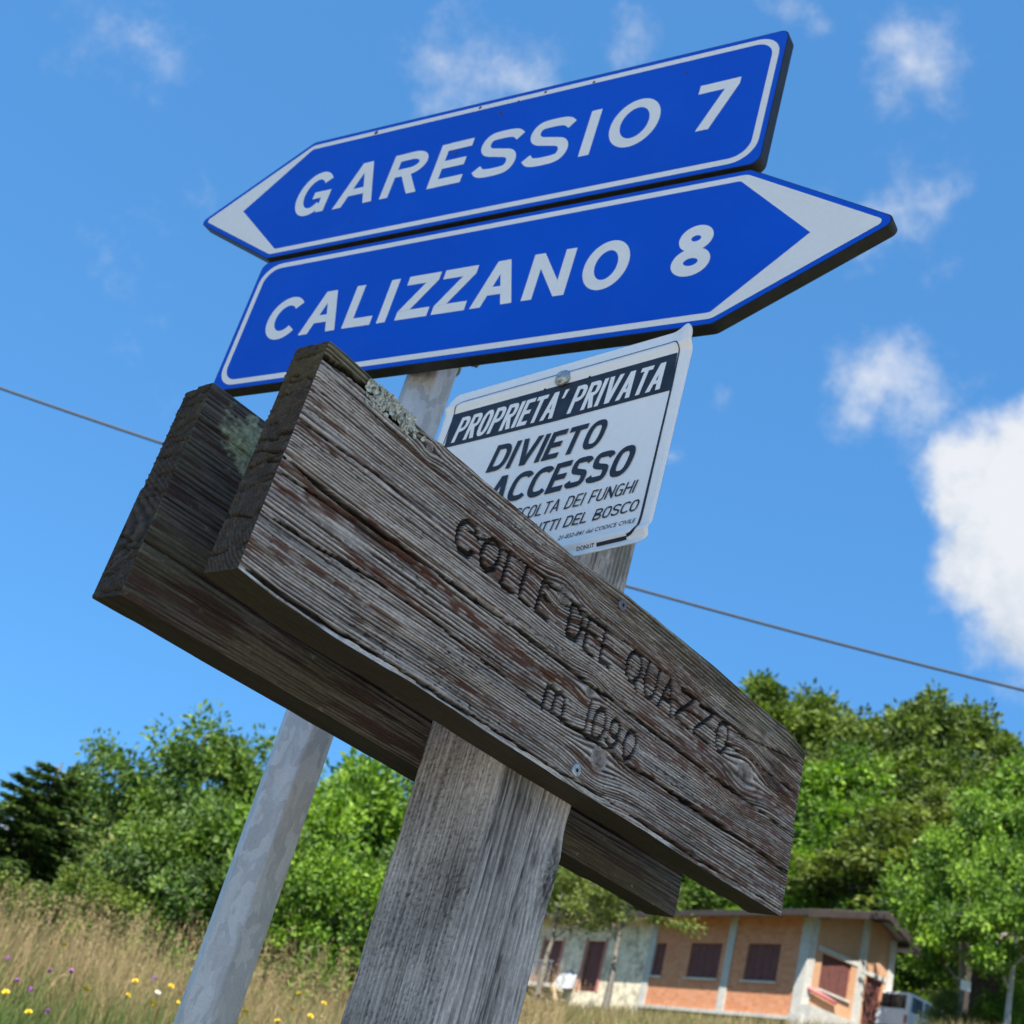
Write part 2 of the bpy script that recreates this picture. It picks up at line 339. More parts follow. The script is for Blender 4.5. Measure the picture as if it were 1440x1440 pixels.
CRACKS = [(u4(l), w, d) for l, w, d in [
 ([(15,959),(538,935),(881,921),(1668,937),(2724,951),(3249,955),(4105,943),(4523,956),(5366,944),(6099,936),(8132,945)], .0014, .011),
 ([(3632,500),(3732,484),(3972,478),(4168,495),(4387,498),(4615,490),(4864,480),(5234,505),(6150,509),(8124,515)], .0016, .012),
 ([(0,483),(573,507),(1046,545),(1831,560),(2683,516),(3455,480),(3740,486)], .0008, .005),
 ([(15,828),(737,864),(1351,860),(1703,859)], .0007, .004),
 ([(1826,1428),(2159,1470),(2484,1535),(2834,1562),(3072,1570),(3540,1560),(3809,1545),(4091,1555),(5331,1574),(5852,1550),(6341,1570),(6811,1574),(8130,1790)], .0009, .006),
 ([(3580,1390),(4108,1384),(4500,1397),(5348,1384),(5642,1380),(5921,1398),(6207,1377),(6438,1360),(6880,1379),(8130,1407)], .0010, .008),
 ([(0,50),(704,50),(1269,60),(2064,46),(2486,46),(3082,58),(3743,56),(4079,64),(4560,72),(6320,60),(8110,86)], .0008, .006),
 ([(0,1855),(292,1883),(496,1892),(723,1864),(1000,1850)], .0013, .010),
 ([(12,1288),(795,1326),(1491,1338)], .0006, .004)]]
BAND = u4([(350,850),(612,845),(1078,871),(1693,881),(1944,833),(2159,790),(2577,761),(2796,740),(3344,739),(3743,835),(3993,784),(4089,764)])
KNOTS = [(.3376, .1555, .0095), (.4426, .0365, .0115), (.131, .1873, .004), (.4069, .0885, .006), (.690, .1184, .012)]

def grain(s, t, seed, period, knots=(), along=1.0):
    tw = t + .004 * (vn(s / .45, t / .05, seed) - .5) * 2
    ring = np.zeros_like(s); rd = np.full_like(s, 9.)
    for sk, tk, r in knots:
        ds, dt = (s - sk), (t - tk); w = np.exp(-(ds / (3.4 * r)) ** 2 - (dt / (2.4 * r)) ** 2)
        tw = tw - dt * w * .85
        d = np.hypot(ds, dt * 1.05) / r; m = d < rd; rd = np.where(m, d, rd); ring = np.where(m, d * r, ring)
    ph = tw / period + 3.0 * vn(s / (1.1 * along), tw / .02, seed + 1) + .55 * vn(s / (.22 * along), tw / .006, seed + 7)
    lines = .5 + .5 * np.sin(2 * np.pi * ph)
    a = vn(s / (.07 * along), tw / .0015, seed + 2); b = vn(s / (.02 * along), tw / .0010, seed + 3); amp = .25 + .75 * vn(s / (.3 * along), tw / .012, seed + 12)
    ridge = (.2 + .3 * amp) * lines + (.45 - .25 * amp) * a + .2 * b + .06
    kn = .5 + .5 * np.sin(ring / .0016 * 2 * np.pi + 4 * vn(s / .006, t / .006, seed + 5))
    ink = 1 - sst(.95, 1.25, rd)
    ridge = ridge * (1 - ink) + (.25 + .5 * kn) * ink
    return ridge, tw, rd, ink

def front_plank_face(s, t):
    ridge, tw, rd, ink = grain(s, t, 20, .0031, KNOTS)
    cvar = fbm(s / .15, t / .03, 31)
    h = (ridge - .62) * .0031 * (.45 + 1.1 * cvar)
    pits = sst(.70, .86, vn(s / .0045, tw / .0012, 33)) * sst(.35, .6, fbm(s / .08, t / .02, 34))
    h -= .0009 * pits
    g = .04 + .86 * sst(.22, .86, ridge) + .42 * (cvar - .5) - .35 * pits
    gap = 1 - sst(.24, .44, ridge + .10 * (vn(s / .006, tw / .0012, 35) - .5)); gap *= .35 + .65 * sst(.3, .55, fbm(s / .2, t / .025, 36)); h -= .0009 * gap; g = g * (1 - .88 * gap); g = g + .22 * sst(.74, .9, vn(s / .0035, tw / .0011, 37)) * (1 - gap)
    # fine drying checks along the grain
    r = np.random.default_rng(77)
    for k in range(70):
        s0, ln, tc_ = r.uniform(-.05, .8), r.uniform(.04, .26), r.uniform(.006, .196); w = r.uniform(.0003, .0006)
        d = np.abs(tw - tc_ - .0015 * (vn(s / .06, s * 0 + k, 40) - .5)); e = sst(s0, s0 + .02, s) * (1 - sst(s0 + ln - .03, s0 + ln, s))
        m = np.exp(-(d / w) ** 2) * e; h -= .0030 * m; g = g * (1 - .85 * m)
    crk = np.zeros_like(s)
    for pts, w, dep in CRACKS:
        y0, y1 = min(p[1] for p in pts) - .012, max(p[1] for p in pts) + .012
        j = np.where((t[0] > y0) & (t[0] < y1))[0]; sl = (slice(None), slice(j[0], j[-1] + 1))
        d, ar = seg_dist(s[sl], t[sl] + .0009 * (vn(s[sl] / .012, t[sl] / .05, 50) - .5), pts)
        ww = 1.55 * w * (.55 + .75 * vn(s[sl] / .035, s[sl] * 0, 51)) * np.minimum(1, np.minimum(ar, 1 - ar) * 14 + .35)
        m = 1 - sst(.72, 1.12, d / ww); h[sl] -= dep * m; crk[sl] = np.maximum(crk[sl], 1 - sst(.9, 1.25, d / ww))
    gr = np.zeros_like(s)
    for pts in CARVED:
        p = np.array(pts); x0, y0 = p.min(0) - .005; x1, y1 = p.max(0) + .005
        i = np.where((s[:, 0] > x0) & (s[:, 0] < x1))[0]; j = np.where((t[0] > y0) & (t[0] < y1))[0]
        sl = (slice(i[0], i[-1] + 1), slice(j[0], j[-1] + 1))
        d, _ = seg_dist(s[sl] + .0009 * (vn(s[sl] / .004, t[sl] / .004, 55) - .5), t[sl] + .0009 * (vn(s[sl] / .004, t[sl] / .004, 56) - .5), pts)
        wv = .0025 + .0006 * vn(s[sl] / .012, t[sl] / .012, 57)
        gr[sl] = np.maximum(gr[sl], np.sqrt(np.clip(1 - (d / wv) ** 2, 0, 1)))
    h = h * (1 - .7 * sst(.1, .6, gr)) - .0062 * gr
    # lower strip has split off and tipped back; its fresh face is paler
    low = (1 - sst(.0042, .006, t)) * (1 - .75 * sst(.16, .26, s) * sst(.42, .5, fbm(s / .09, t / .05, 67))); h -= low * .0025 * (1 - t / .006)
    g = np.clip(g, 0, 1)
    c = lerp((.026, .020, .017), (.58, .53, .49), g)
    c = lerp(c, np.array([.62, .60, .58]), .85 * low * sst(.34, .5, fbm(s / .06, t / .02, 60)))
    # remains of brown stain, lying in streaks along the grain
    d, _ = seg_dist(s, t, BAND); st = 1 - sst(.0035, .0075, d + .006 * (fbm(s / .03, tw / .004, 61) - .5)); st *= (s < .415)
    st = np.maximum(st, sst(.56, .66, fbm(s / .13, tw / .006, 62, 5)) * .95)
    st = np.maximum(st, sst(.48, .62, fbm(s / .07, tw / .007, 63)) * sst(.33, .6, s) * .8)
    st *= .35 + .65 * sst(.25, .6, vn(s / .01, tw / .0018, 64))
    bc = lerp((.048, .021, .015), (.15, .066, .042), np.clip(ridge, 0, 1))
    c = c * (1 - st[..., None]) + bc * st[..., None]
    ol = sst(.150, .19, t + .02 * (fbm(s / .05, t / .02, 65) - .5)) * sst(.3, .6, s + .2 * fbm(s / .1, t / .05, 66)) * .55
    ol = np.maximum(ol, sst(.182, .19, t) * (1 - sst(.10, .14, s)) * .85)
    c = c * (1 - ol[..., None]) + lerp((.05, .045, .026), (.155, .15, .085), np.clip(g * 1.1, 0, 1)) * ol[..., None]
    dk = sst(.55, .75, fbm(s / .05, t / .012, 68)) * sst(.45, .8, s) * .55
    c = c * (1 - dk[..., None])
    c = c * (1 - .88 * sst(.05, .7, gr)[..., None]); c = c * (1 - .96 * crk[..., None])
    kk = np.clip(1 - rd, 0, 1)[..., None]; c = c * (1 - .35 * kk)
    return h, c
def plank_side(seed, tint=1.0, green=.25):
    def f(face, a, b):
        if face[:3] == 'end':                # end grain: dark, curved rings and radial checks
            R = np.hypot(a - .06, (b + .035) * 1.0); rings = .5 + .5 * np.sin(R / .0036 * 2 * np.pi + 2 * vn(a / .02, b / .02, seed))
            ck = np.zeros_like(a); r = np.random.default_rng(seed)
            for k in range(16):
                t0 = r.uniform(0, .2); d = np.abs(a - t0 - (b - .02) * r.uniform(-.25, .25) - .004 * (vn(b / .01, b * 0 + k, seed) - .5)); ck = np.maximum(ck, np.exp(-(d / r.uniform(.0005, .0010)) ** 2) * (vn(b / .015, b * 0 + k, seed + 1) > .35))
            sp_ = fbm(a / .006, b / .006, seed + 3)
            h = .0016 * (rings - .6) - .0055 * ck + .0034 * (sp_ - .5) - .0012 * sst(.6, .85, vn(a / .0022, b / .0022, seed + 9))
            c = lerp((.018, .015, .012), (.13, .112, .092), np.clip(.02 + .85 * rings * sp_ * 1.3, 0, 1)); c = c * (1 - .6 * ck[..., None])
            gm = sst(.5, .7, fbm(a / .03, b / .03, seed + 5)) * sst(.12, .2, a) * .6
            c = c * (1 - gm[..., None]) + np.array([.10, .092, .042]) * gm[..., None]
            wm = sst(.78, .86, vn(a / .003, b / .003, seed + 8)) * .35; c = c + wm[..., None] * np.array([.10, .10, .09])
            return h, c * tint * .72 * np.array([1.12, 1.0, .86])
        ridge, tw, _, _ = grain(a, b, seed, .004)
        h = (ridge - .6) * .0013; c = lerp((.04, .035, .028), (.20, .185, .155), np.clip(.1 + .8 * ridge, 0, 1))
        if face == 'top': c = lerp(c, np.array([.13, .13, .065]), .5 * sst(.4, .65, fbm(a / .05, b / .02, seed + 2)))
        if face == 'bottom': c = c * np.array([.62, .54, .38]) * .55  # shade under the plank put into the colour of its underside
        return h, c * tint
    return f
edgeT = ([0, .005, .05, .084, .16, .34, .43, .59, .72, .765, .8135], [.006, .006, .003, -.001, -.003, -.004, .001, .003, .001, .002, -.004])
edgeB = ([0, .04, .11, .21, .30, .39, .53, .66, .8135], [.000, -.004, -.005, -.002, -.003, -.003, -.001, -.001, .002])
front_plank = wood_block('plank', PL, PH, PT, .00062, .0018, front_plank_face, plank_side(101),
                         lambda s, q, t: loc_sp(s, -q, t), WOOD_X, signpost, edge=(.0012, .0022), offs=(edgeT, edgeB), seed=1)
front_plank['label'] = 'front plank carved with COLLE DEL QUAZZO and m. 1090'

def rear_plank_face(s, t):
    ridge, tw, rd, ink = grain(s, t, 70, .0042)
    cv = fbm(s / .12, t / .03, 71); h = (ridge - .6) * .0022 * (.5 + cv)
    g = np.clip(.05 + .75 * ridge ** 1.4 + .3 * (cv - .5), 0, 1)
    for tc_, w, dep in ((.049, .0012, .008), (.168, .0009, .006), (.112, .0006, .004), (.03, .0006, .004)):
        d = np.abs(t - tc_ - .006 * (vn(s / .2, s * 0 + tc_ * 90, 72) - .5)); m = 1 - sst(.5, 1.3, d / w); h -= dep * m; g = g * (1 - .6 * m)
    c = lerp((.011, .009, .007), (.24, .21, .175), g)  # whole face toned down so its colour carries the front plank's shade
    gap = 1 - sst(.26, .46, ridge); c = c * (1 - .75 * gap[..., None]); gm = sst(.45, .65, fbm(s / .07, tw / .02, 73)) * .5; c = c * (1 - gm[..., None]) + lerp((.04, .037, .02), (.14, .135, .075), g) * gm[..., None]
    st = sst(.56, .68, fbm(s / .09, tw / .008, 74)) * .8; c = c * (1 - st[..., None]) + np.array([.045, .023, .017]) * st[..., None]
    # crust of pale green lichen near the upper corner
    ll = np.exp(-((s - .056) / .026) ** 2 - ((t - .175) / .022) ** 2); lm = sst(.36, .54, ll * .85 + .80 * (fbm(s / .012, t / .008, 75, 5) - .28))
    h += .0012 * lm * vn(s / .002, t / .002, 76); c = c * (1 - lm[..., None]) + lerp((.17, .19, .11), (.40, .44, .29), vn(s / .003, t / .003, 77)) * lm[..., None]
    return h, c
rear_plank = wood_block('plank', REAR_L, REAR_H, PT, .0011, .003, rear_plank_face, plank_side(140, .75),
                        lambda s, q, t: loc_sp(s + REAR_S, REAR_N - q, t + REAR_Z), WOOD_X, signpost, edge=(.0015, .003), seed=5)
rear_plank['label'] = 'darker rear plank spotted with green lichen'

# post: length runs up; its "front" is the face the planks are screwed to, end1 of the depth is the face with the notice
PB, PTOP = -oz - .25, .452
PLEN = PTOP - PB
def post_front(s, t):                        # the plank-side face: silver, smooth, with long flowing checks and one edge knot
    zz = s + PB
    kn = [(-.068 - PB, .098, .011), (-.215 - PB, .088, .003)]
    ridge, tw, rd, ink = grain(s, t, 90, .0068, kn, along=2.2)
    cv = fbm(s / .2, t / .03, 91); h = (ridge - .6) * .0013
    g = np.clip(.30 + .45 * sst(.2, .9, ridge) + .8 * (cv - .5) - .25 * sst(.62, .8, vn(s / .02, tw / .002, 96)), 0, 1)
    for tc_, sl_, w, dep, z0, z1 in ((.062, .05, .0011, .010, -.5, .06), (.030, .07, .0006, .005, -.30, .02), (.018, .03, .0005, .004, -.6, -.06), (.080, .02, .0005, .004, -.5, -.12), (.046, .06, .0006, .005, -.75, -.18), (.05, .02, .0008, .006, .18, .5)):
        d = np.abs(t - tc_ - sl_ * (zz - (z0 + z1) / 2) * .35 - .010 * (vn(s / .12, s * 0 + tc_ * 300, 92) - .5)); e = sst(z0, z0 + .05, zz) * (1 - sst(z1 - .05, z1, zz))
        m = (1 - sst(.5, 1.3, d / (1.4 * w))) * e; h -= dep * m; g = g * (1 - .95 * m)
    d = np.hypot(zz + .215, (t - .088)); h -= .004 * np.exp(-(d / .0022) ** 2); g = g * (1 - .7 * np.exp(-(d / .0025) ** 2))
    h += .004 * np.exp(-((zz + .068) / .03) ** 2 - ((t - .1) / .014) ** 2)
    c = lerp((.060, .053, .047), (.64, .60, .56), g)
    rough_k = np.exp(-((zz + .075) / .035) ** 2 - ((t - .098) / .012) ** 2); rough_k = rough_k * (.5 + .9 * vn(s / .004, t / .0025, 97)); c = c * (1 - .88 * np.clip(rough_k, 0, 1)[..., None]); h -= .002 * rough_k * vn(s / .003, t / .003, 95)
    gm = sst(.52, .7, fbm(s / .05, t / .03, 93)) * sst(-.08, .02, zz) * .5; c = c * (1 - gm[..., None]) + np.array([.07, .075, .045]) * gm[..., None]
    return h, c
def post_side(face, a, b):
    if face[:3] == 'end': return plank_side(160)(face, a, b)
    zz = a + PB
    if face == 'bottom':                      # sawn side face carrying the notice: browner, fine straight saw grain and speckle
        ridge, tw, _, _ = grain(a, b, 110, .0030, along=3)
        sp_ = vn(a / .0022, b / .0016, 111); cv = fbm(a / .1, b / .04, 112)
        h = (ridge - .6) * .0009 - .0006 * sst(.65, .9, sp_)
        g = np.clip(.24 + .42 * sst(.2, .9, ridge) + .85 * (cv - .5) - .26 * sst(.6, .88, sp_) + .14 * sst(.75, .95, vn(a / .003, b / .002, 119)), 0, 1)
        c = lerp((.060, .051, .043), (.66, .60, .53), g)
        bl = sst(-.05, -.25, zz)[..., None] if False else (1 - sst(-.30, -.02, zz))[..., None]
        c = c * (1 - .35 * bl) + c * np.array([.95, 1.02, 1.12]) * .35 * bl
        gm = sst(.45, .7, fbm(a / .06, b / .03, 113)) * sst(.07, .11, b) * .45; c = c * (1 - gm[..., None]) + np.array([.09, .092, .06]) * gm[..., None]
        return h, c
    ridge, _, _, _ = grain(a, b, 120, .005, along=2)
    return (ridge - .6) * .001, lerp((.05, .048, .046), (.25, .245, .24), np.clip(.2 + .6 * ridge, 0, 1))
post = wood_block('post', PLEN, POST_S1 - POST_S0, POST_N0 - POST_N1, .0015, .0018, post_front, post_side,
                  lambda s, q, t: loc_sp(POST_S0 + t, POST_N0 - q, s + PB), WOOD_Z, signpost, edge=(.002, .002), seed=8)

ZINC = Mat('zinc_screw'); ZINC.set(ZINC.ramp(ZINC.noise(400, 4), [(.3, (.25, .26, .26)), (.7, (.52, .56, .56))]), .42, .75); ZINC = ZINC.m
DULL = plain('dull_screw', (.16, .15, .16), .5, .6, var=.3, vs=500)
DARK = plain('dark_recess', (.012, .012, .012), .8, 0, .2)
def wood_screw(s, z, mat, r=.0052):
    m = MB(); c = loc_sp(s, .0012, z)
    m.lathe([(r * .98, .004), (r, .0006), (r * .92, -.0001), (r * .80, -.0004), (r * .4, -.0003), (0.0004, -.0003)], c, 24)
    o = m.build('screw', mat, front_plank, True)
    k = MB(); pts = []
    for i in range(12):
        q = r * (.36 if i % 2 == 0 else .24); th = math.pi * i / 6; pts.append((c[0] + q * math.cos(th), c[2] + q * math.sin(th)))
    k.prism(pts, c[1] - .0005, c[1] + .002); k.build('screw_recess', DARK, front_plank)
wood_screw(.4224, .1872, DULL, .0062); wood_screw(.4143, .0132, ZINC, .0062)

def lichen_patch(name, pts, host, mat, n, size, seed):
    """crust of small curled lobes hugging the timber; pts are (s, n, z, out-dir) spots"""
    r = np.random.default_rng(seed); V = []; F = []
    for k in range(n):
        s, nn, z = pts[r.integers(len(pts))]; s += r.normal(0, .005); z = min(z + r.normal(0, .0030), .1985); sz = size * r.uniform(.5, 1.3)
        c = np.array([s, nn + r.uniform(-.0008, .0010), z]); th0 = r.uniform(0, 6.28); tilt = r.normal(0, .55, 2); m = 7; o = len(V); V.append(loc_sp(*c))
        for i in range(m):
            th = th0 + 2 * math.pi * i / m; q = sz * r.uniform(.6, 1.15); a, b = q * math.cos(th), q * math.sin(th)
            V.append(loc_sp(c[0] + a, c[1] + .6 * (a * tilt[0] + b * tilt[1]) + sz * .2, c[2] + b))
        F += [(o, o + 1 + i, o + 1 + (i + 1) % m) for i in range(m)]
    o = link(name, mesh_np(name, np.array(V), np.array(F), smooth=True), mat, host); o['kind'] = 'stuff'; return o
LM = Mat('pale_lichen'); LM.set(LM.ramp(LM.noise(420, 3), [(.3, (.10, .10, .08)), (.5, (.42, .44, .38)), (.7, (.66, .68, .60))]), .95, 0, .1)
lp = [(x, .001, y) for x, y in u4([(540,2005),(560,1960),(575,1915),(590,1870),(640,1880),(690,1905),(700,1875),(760,1885),(800,1905),(850,1890),(900,1890),(950,1880),(1000,1880),(1030,1895),(620,1970),(660,1990),(740,1985),(800,1990),(870,1960),(930,1930)])]
lichen_patch('lichen', lp, front_plank, LM.m, 300, .0027, 4)

# ------------------------------------------------------------------ blue direction signs and their pole
SB = 2.2288; S0 = np.array([-.5004, 1.7472, .9244 + CZ])
SE = np.array([math.sin(SB), math.cos(SB), 0]); SN = -np.array([math.cos(SB), -math.sin(SB), 0])
if SN @ S0 > 0: SN = -SN
SROT = math.atan2(SE[1], SE[0])             # local x along the sign, local -y towards the viewer
assert abs((np.array([math.sin(SROT), -math.cos(SROT), 0]) - SN)).max() < 1e-6
def arc_poly(pts, rad, seg=7):
    """polygon with rounded corners; rad per corner"""
    out = []; n = len(pts)
    for i in range(n):
        p = np.array(pts[i], float); a = np.array(pts[i - 1], float); b = np.array(pts[(i + 1) % n], float); r = rad[i]
        if r <= 0: out.append(tuple(p)); continue
        u = (a - p) / np.linalg.norm(a - p); v = (b - p) / np.linalg.norm(b - p); ang = math.acos(np.clip(u @ v, -1, 1))
        t = r / math.tan(ang / 2); bis = (u + v) / np.linalg.norm(u + v); c = p + bis * r / math.sin(ang / 2)
        s_, e_ = p + u * t - c, p + v * t - c; a0 = math.atan2(s_[1], s_[0]); a1 = math.atan2(e_[1], e_[0]); d = (a1 - a0 + math.pi) % (2 * math.pi) - math.pi
        for k in range(seg + 1): th = a0 + d * k / seg; out.append((c[0] + r * math.cos(th), c[1] + r * math.sin(th)))
    return out
def sign_blue():
    M = Mat('blue_sheeting'); a = M.noise(3.5, 5, .6); b = M.noise(220, 2, .6)
    c = M.ramp(a, [(.3, (.000, .066, .50)), (.7, (.000, .084, .58))]); dust = M.noise(12, 6, .65)
    c = M.mix(M.ramp(dust, [(.55, (0, 0, 0)), (.85, (.07, .07, .07))]), c, (.10, .24, .46))
    vo = M.n('ShaderNodeTexVoronoi'); vo.inputs['Scale'].default_value = 38; M.l(M.coord(), vo.inputs['Vector'])
    c = M.mix(M.ramp(vo.outputs['Distance'], [(.0, (.8, .8, .8)), (.035, (.0, .0, .0))]), c, (.05, .03, .02))
    M.set(c, M.ramp(b, [(.3, (.36,) * 3), (.7, (.48,) * 3)]), 0, .18); return M.m
def sign_white():
    M = Mat('white_sheeting'); a = M.noise(6, 6, .65); b = M.noise(160, 3)
    M.set(M.mix(.4, M.ramp(a, [(.3, (.70, .69, .66)), (.7, (.80, .79, .76))]), M.ramp(b, [(.3, (.70, .70, .67)), (.7, (.80, .79, .77))])), .45, 0, .4); return M.m
BLUE, WHITE = sign_blue(), sign_white()
EDGE = plain('dark_sign_edge', (.016, .017, .019), .55, 0, .35, var=.35, vs=60)
GALV = Mat('galvanised_steel')
def galv():
    M = GALV; vo = M.n('ShaderNodeTexVoronoi'); vo.inputs['Scale'].default_value = 85; vo.inputs['Randomness'].default_value = 1
    v = M.coord((1, 1, .42)); nz = M.n('ShaderNodeTexNoise'); nz.inputs['Scale'].default_value = 45; M.l(v, nz.inputs['Vector'])
    ad = M.n('ShaderNodeVectorMath', operation='MULTIPLY_ADD'); M.l(nz.outputs['Color'], ad.inputs[0]); ad.inputs[1].default_value = (.05, .05, .05); M.l(v, ad.inputs[2]); M.l(ad.outputs[0], vo.inputs['Vector'])
    c = M.ramp(vo.outputs['Color'], [(.0, (.41, .40, .385)), (.42, (.46, .45, .435)), (.58, (.53, .52, .50)), (1, (.58, .565, .545))])
    fx = M.noise(330, 3, .7); c = M.mix(.35, c, M.ramp(fx, [(.3, (.72, .73, .75)), (.7, (1.2, 1.2, 1.2))]), 'MULTIPLY')
    st = M.noise(1, 4, .6, M.coord((90, 90, 3))); c = M.mix(.25, c, M.ramp(st, [(.3, (.7, .7, .7)), (.7, (1.15, 1.15, 1.15))]), 'MULTIPLY')
    M.set(c, M.ramp(M.noise(70, 3), [(.3, (.42,) * 3), (.7, (.62,) * 3)]), .35, .45)
galv(); GALV = GALV.m

# letters of the road alphabet: polygons and ribbons in a unit box (cap height 1)
def catmull(p, k=10):
    p = [np.array(q, float) for q in p]; p = [2 * p[0] - p[1]] + p + [2 * p[-1] - p[-2]]; o = []
    for i in range(1, len(p) - 2):
        for j in range(k):
            t = j / k; a, b, c, d = p[i - 1], p[i], p[i + 1], p[i + 2]
            o.append(.5 * (2 * b + (c - a) * t + (2 * a - 5 * b + 4 * c - d) * t * t + (3 * b - a - 3 * c + d) * t ** 3))
    return o + [p[-2]]
SUP = [2.0]                                  # super-ellipse power: 2 is a plain ellipse
def ell(cx, cy, rx, ry, a0, a1, n=28):
    o = []
    for i in range(n + 1):
        a = math.radians(a0 + (a1 - a0) * i / n); c, s_ = math.cos(a), math.sin(a); q = 2 / SUP[0]
        o.append((cx + rx * math.copysign(abs(c) ** q, c), cy + ry * math.copysign(abs(s_) ** q, s_)))
    return o
def glyph(ch, W_, w):
    """list of ('p', polygon) / ('s', centre line) for a letter W_ wide with stroke w"""
    h = w / 2; k = w * 1.08
    if ch == 'I': return [('p', [(0, 0), (W_, 0), (W_, 1), (0, 1)])]
    if ch == 'L': return [('p', [(0, 0), (W_, 0), (W_, w), (w, w), (w, 1), (0, 1)])]
    if ch == 'E': return [('p', [(0, 0), (w, 0), (w, 1), (0, 1)]), ('p', [(w, 0), (W_, 0), (W_, w), (w, w)]), ('p', [(w, .5 - h), (W_ * .92, .5 - h), (W_ * .92, .5 + h), (w, .5 + h)]), ('p', [(w, 1 - w), (W_ * .97, 1 - w), (W_ * .97, 1), (w, 1)])]
    if ch == 'A':
        tp = w * .64; c = W_ / 2; f = lambda z, s: c + s * ((1 - z) * (c - k / 2 - .0) + tp - k / 2) if False else None
        xo = lambda z: z * (c - tp)             # outer left edge at height z
        xi = lambda z: xo(z) + k
        z2 = min(1, (c - k) / (c - tp) if c > tp else 1)
        z0, z1 = .24, .24 + w * .88
        return [('p', [(0, 0), (k, 0), (c, z2), (c, 1), (c - tp, 1)]), ('p', [(W_ - k, 0), (W_, 0), (c + tp, 1), (c, 1), (c, z2)]), ('p', [(xi(z0), z0), (W_ - xi(z0), z0), (W_ - xi(z1), z1), (xi(z1), z1)])]
    if ch == 'N': return [('p', [(0, 0), (w, 0), (w, 1), (0, 1)]), ('p', [(W_ - w, 0), (W_, 0), (W_, 1), (W_ - w, 1)]), ('p', [(w, 1), (w, .66), (W_ - w, 0), (W_ - w, .34)])]
    if ch == 'Z': return [('p', [(0, 0), (W_, 0), (W_, w), (w * 1.32, w), (0, w * .9)]), ('p', [(0, 1 - w), (W_ - w * 1.32, 1 - w), (W_, 1 - w * .9), (W_, 1), (0, 1)]), ('p', [(0, w * .9), (w * 1.32, w), (W_, 1 - w * .9), (W_ - w * 1.32, 1 - w)])]
    if ch == '7': return [('p', [(0, 1 - w), (W_ - w * 1.25, 1 - w), (W_, 1 - w * .75), (W_, 1), (0, 1)]), ('p', [(.16 * W_, 0), (.16 * W_ + k * 1.08, 0), (W_, 1 - w * .75), (W_ - w * 1.25, 1 - w)])]
    if ch == 'O': return [('s', ell(W_ / 2, .5, W_ / 2 - h, .5 - h, 0, 360, 48))]
    if ch == 'C': rx = (W_ - h - w * .32) / (1 + math.cos(math.radians(40))); return [('s', ell(h + rx, .5, rx, .5 - h, 40, 320, 40))]
    if ch == 'G': return [('s', ell(W_ / 2, .5, W_ / 2 - h, .5 - h, 38, 318, 40)), ('p', [(W_ - w, .03), (W_, .03), (W_, .52), (W_ - w, .52)]), ('p', [(W_ * .52, .52 - w * .9), (W_ - w, .52 - w * .9), (W_ - w, .52), (W_ * .52, .52)])]
    if ch == 'R':
        ry = .275 - h; cy = 1 - .275
        return [('p', [(0, 0), (w, 0), (w, 1), (0, 1)]), ('s', [(w, 1 - h)] + [(W_ * .55, 1 - h)] + ell(W_ * .55, cy, W_ * .45 - h, ry, 88, -88, 20) + [(W_ * .55, 1 - .55 + h), (w, 1 - .55 + h)]), ('p', [(W_ - k * 1.05, 0), (W_, 0), (W_ * .66, .46), (W_ * .66 - k * 1.02, .46)])]
    if ch == 'S': return [('s', catmull([(W_ - h * .55, .785), (W_ * .78, .885), (W_ * .5, 1 - h), (W_ * .2, .885), (h, .72), (W_ * .22, .575), (W_ * .5, .505), (W_ * .79, .43), (W_ - h, .275), (W_ * .8, .12), (W_ * .5, h), (W_ * .2, .115), (h * .5, .225)], 8))]
    bowl = lambda y0, y1, W1: ('s', [(w, y1 - h), (W1 * .42, y1 - h)] + ell(W1 * .42, (y0 + y1) / 2, W1 * .58 - h, (y1 - y0) / 2 - h, 88, -88, 18) + [(W1 * .42, y0 + h), (w, y0 + h)])
    stem = ('p', [(0, 0), (w, 0), (w, 1), (0, 1)])
    if ch == 'P': return [stem, bowl(.40, 1, W_)]
    if ch == 'D': return [stem, bowl(0, 1, W_)]
    if ch == 'B': return [stem, bowl(.49, 1, W_ * .95), bowl(0, .51, W_)]
    if ch == 'T': return [('p', [(0, 1 - w), (W_, 1 - w), (W_, 1), (0, 1)]), ('p', [(W_ / 2 - h, 0), (W_ / 2 + h, 0), (W_ / 2 + h, 1 - w), (W_ / 2 - h, 1 - w)])]
    if ch == 'V':
        c = W_ / 2; tp = w * .6; z2 = 1 - min(1, (c - k) / max(c - tp, 1e-6))
        return [('p', [(0, 1), (c - tp, 0), (c, 0), (c, z2), (k, 1)]), ('p', [(W_, 1), (W_ - k, 1), (c, z2), (c, 0), (c + tp, 0)])]
    if ch == 'F': return [stem, ('p', [(w, .5 - h), (W_ * .9, .5 - h), (W_ * .9, .5 + h), (w, .5 + h)]), ('p', [(w, 1 - w), (W_, 1 - w), (W_, 1), (w, 1)])]
    if ch == 'H': return [stem, ('p', [(W_ - w, 0), (W_, 0), (W_, 1), (W_ - w, 1)]), ('p', [(w, .5 - h), (W_ - w, .5 - h), (W_ - w, .5 + h), (w, .5 + h)])]
    if ch == 'U': return [('s', [(h, 1), (h, .45)] + ell(W_ / 2, .35, W_ / 2 - h, .35 - h, 180, 360, 20) + [(W_ - h, .45), (W_ - h, 1)])]
    if ch == "'": return [('p', [(0, .68), (w * .7, .68), (w * 1.1, 1), (w * .1, 1)])]
    if ch == '8': return [('s', ell(W_ / 2, .74, W_ * .44 - h, .26 - h, 0, 360, 36)), ('s', ell(W_ / 2, .275, W_ / 2 - h, .275 - h, 0, 360, 36))]
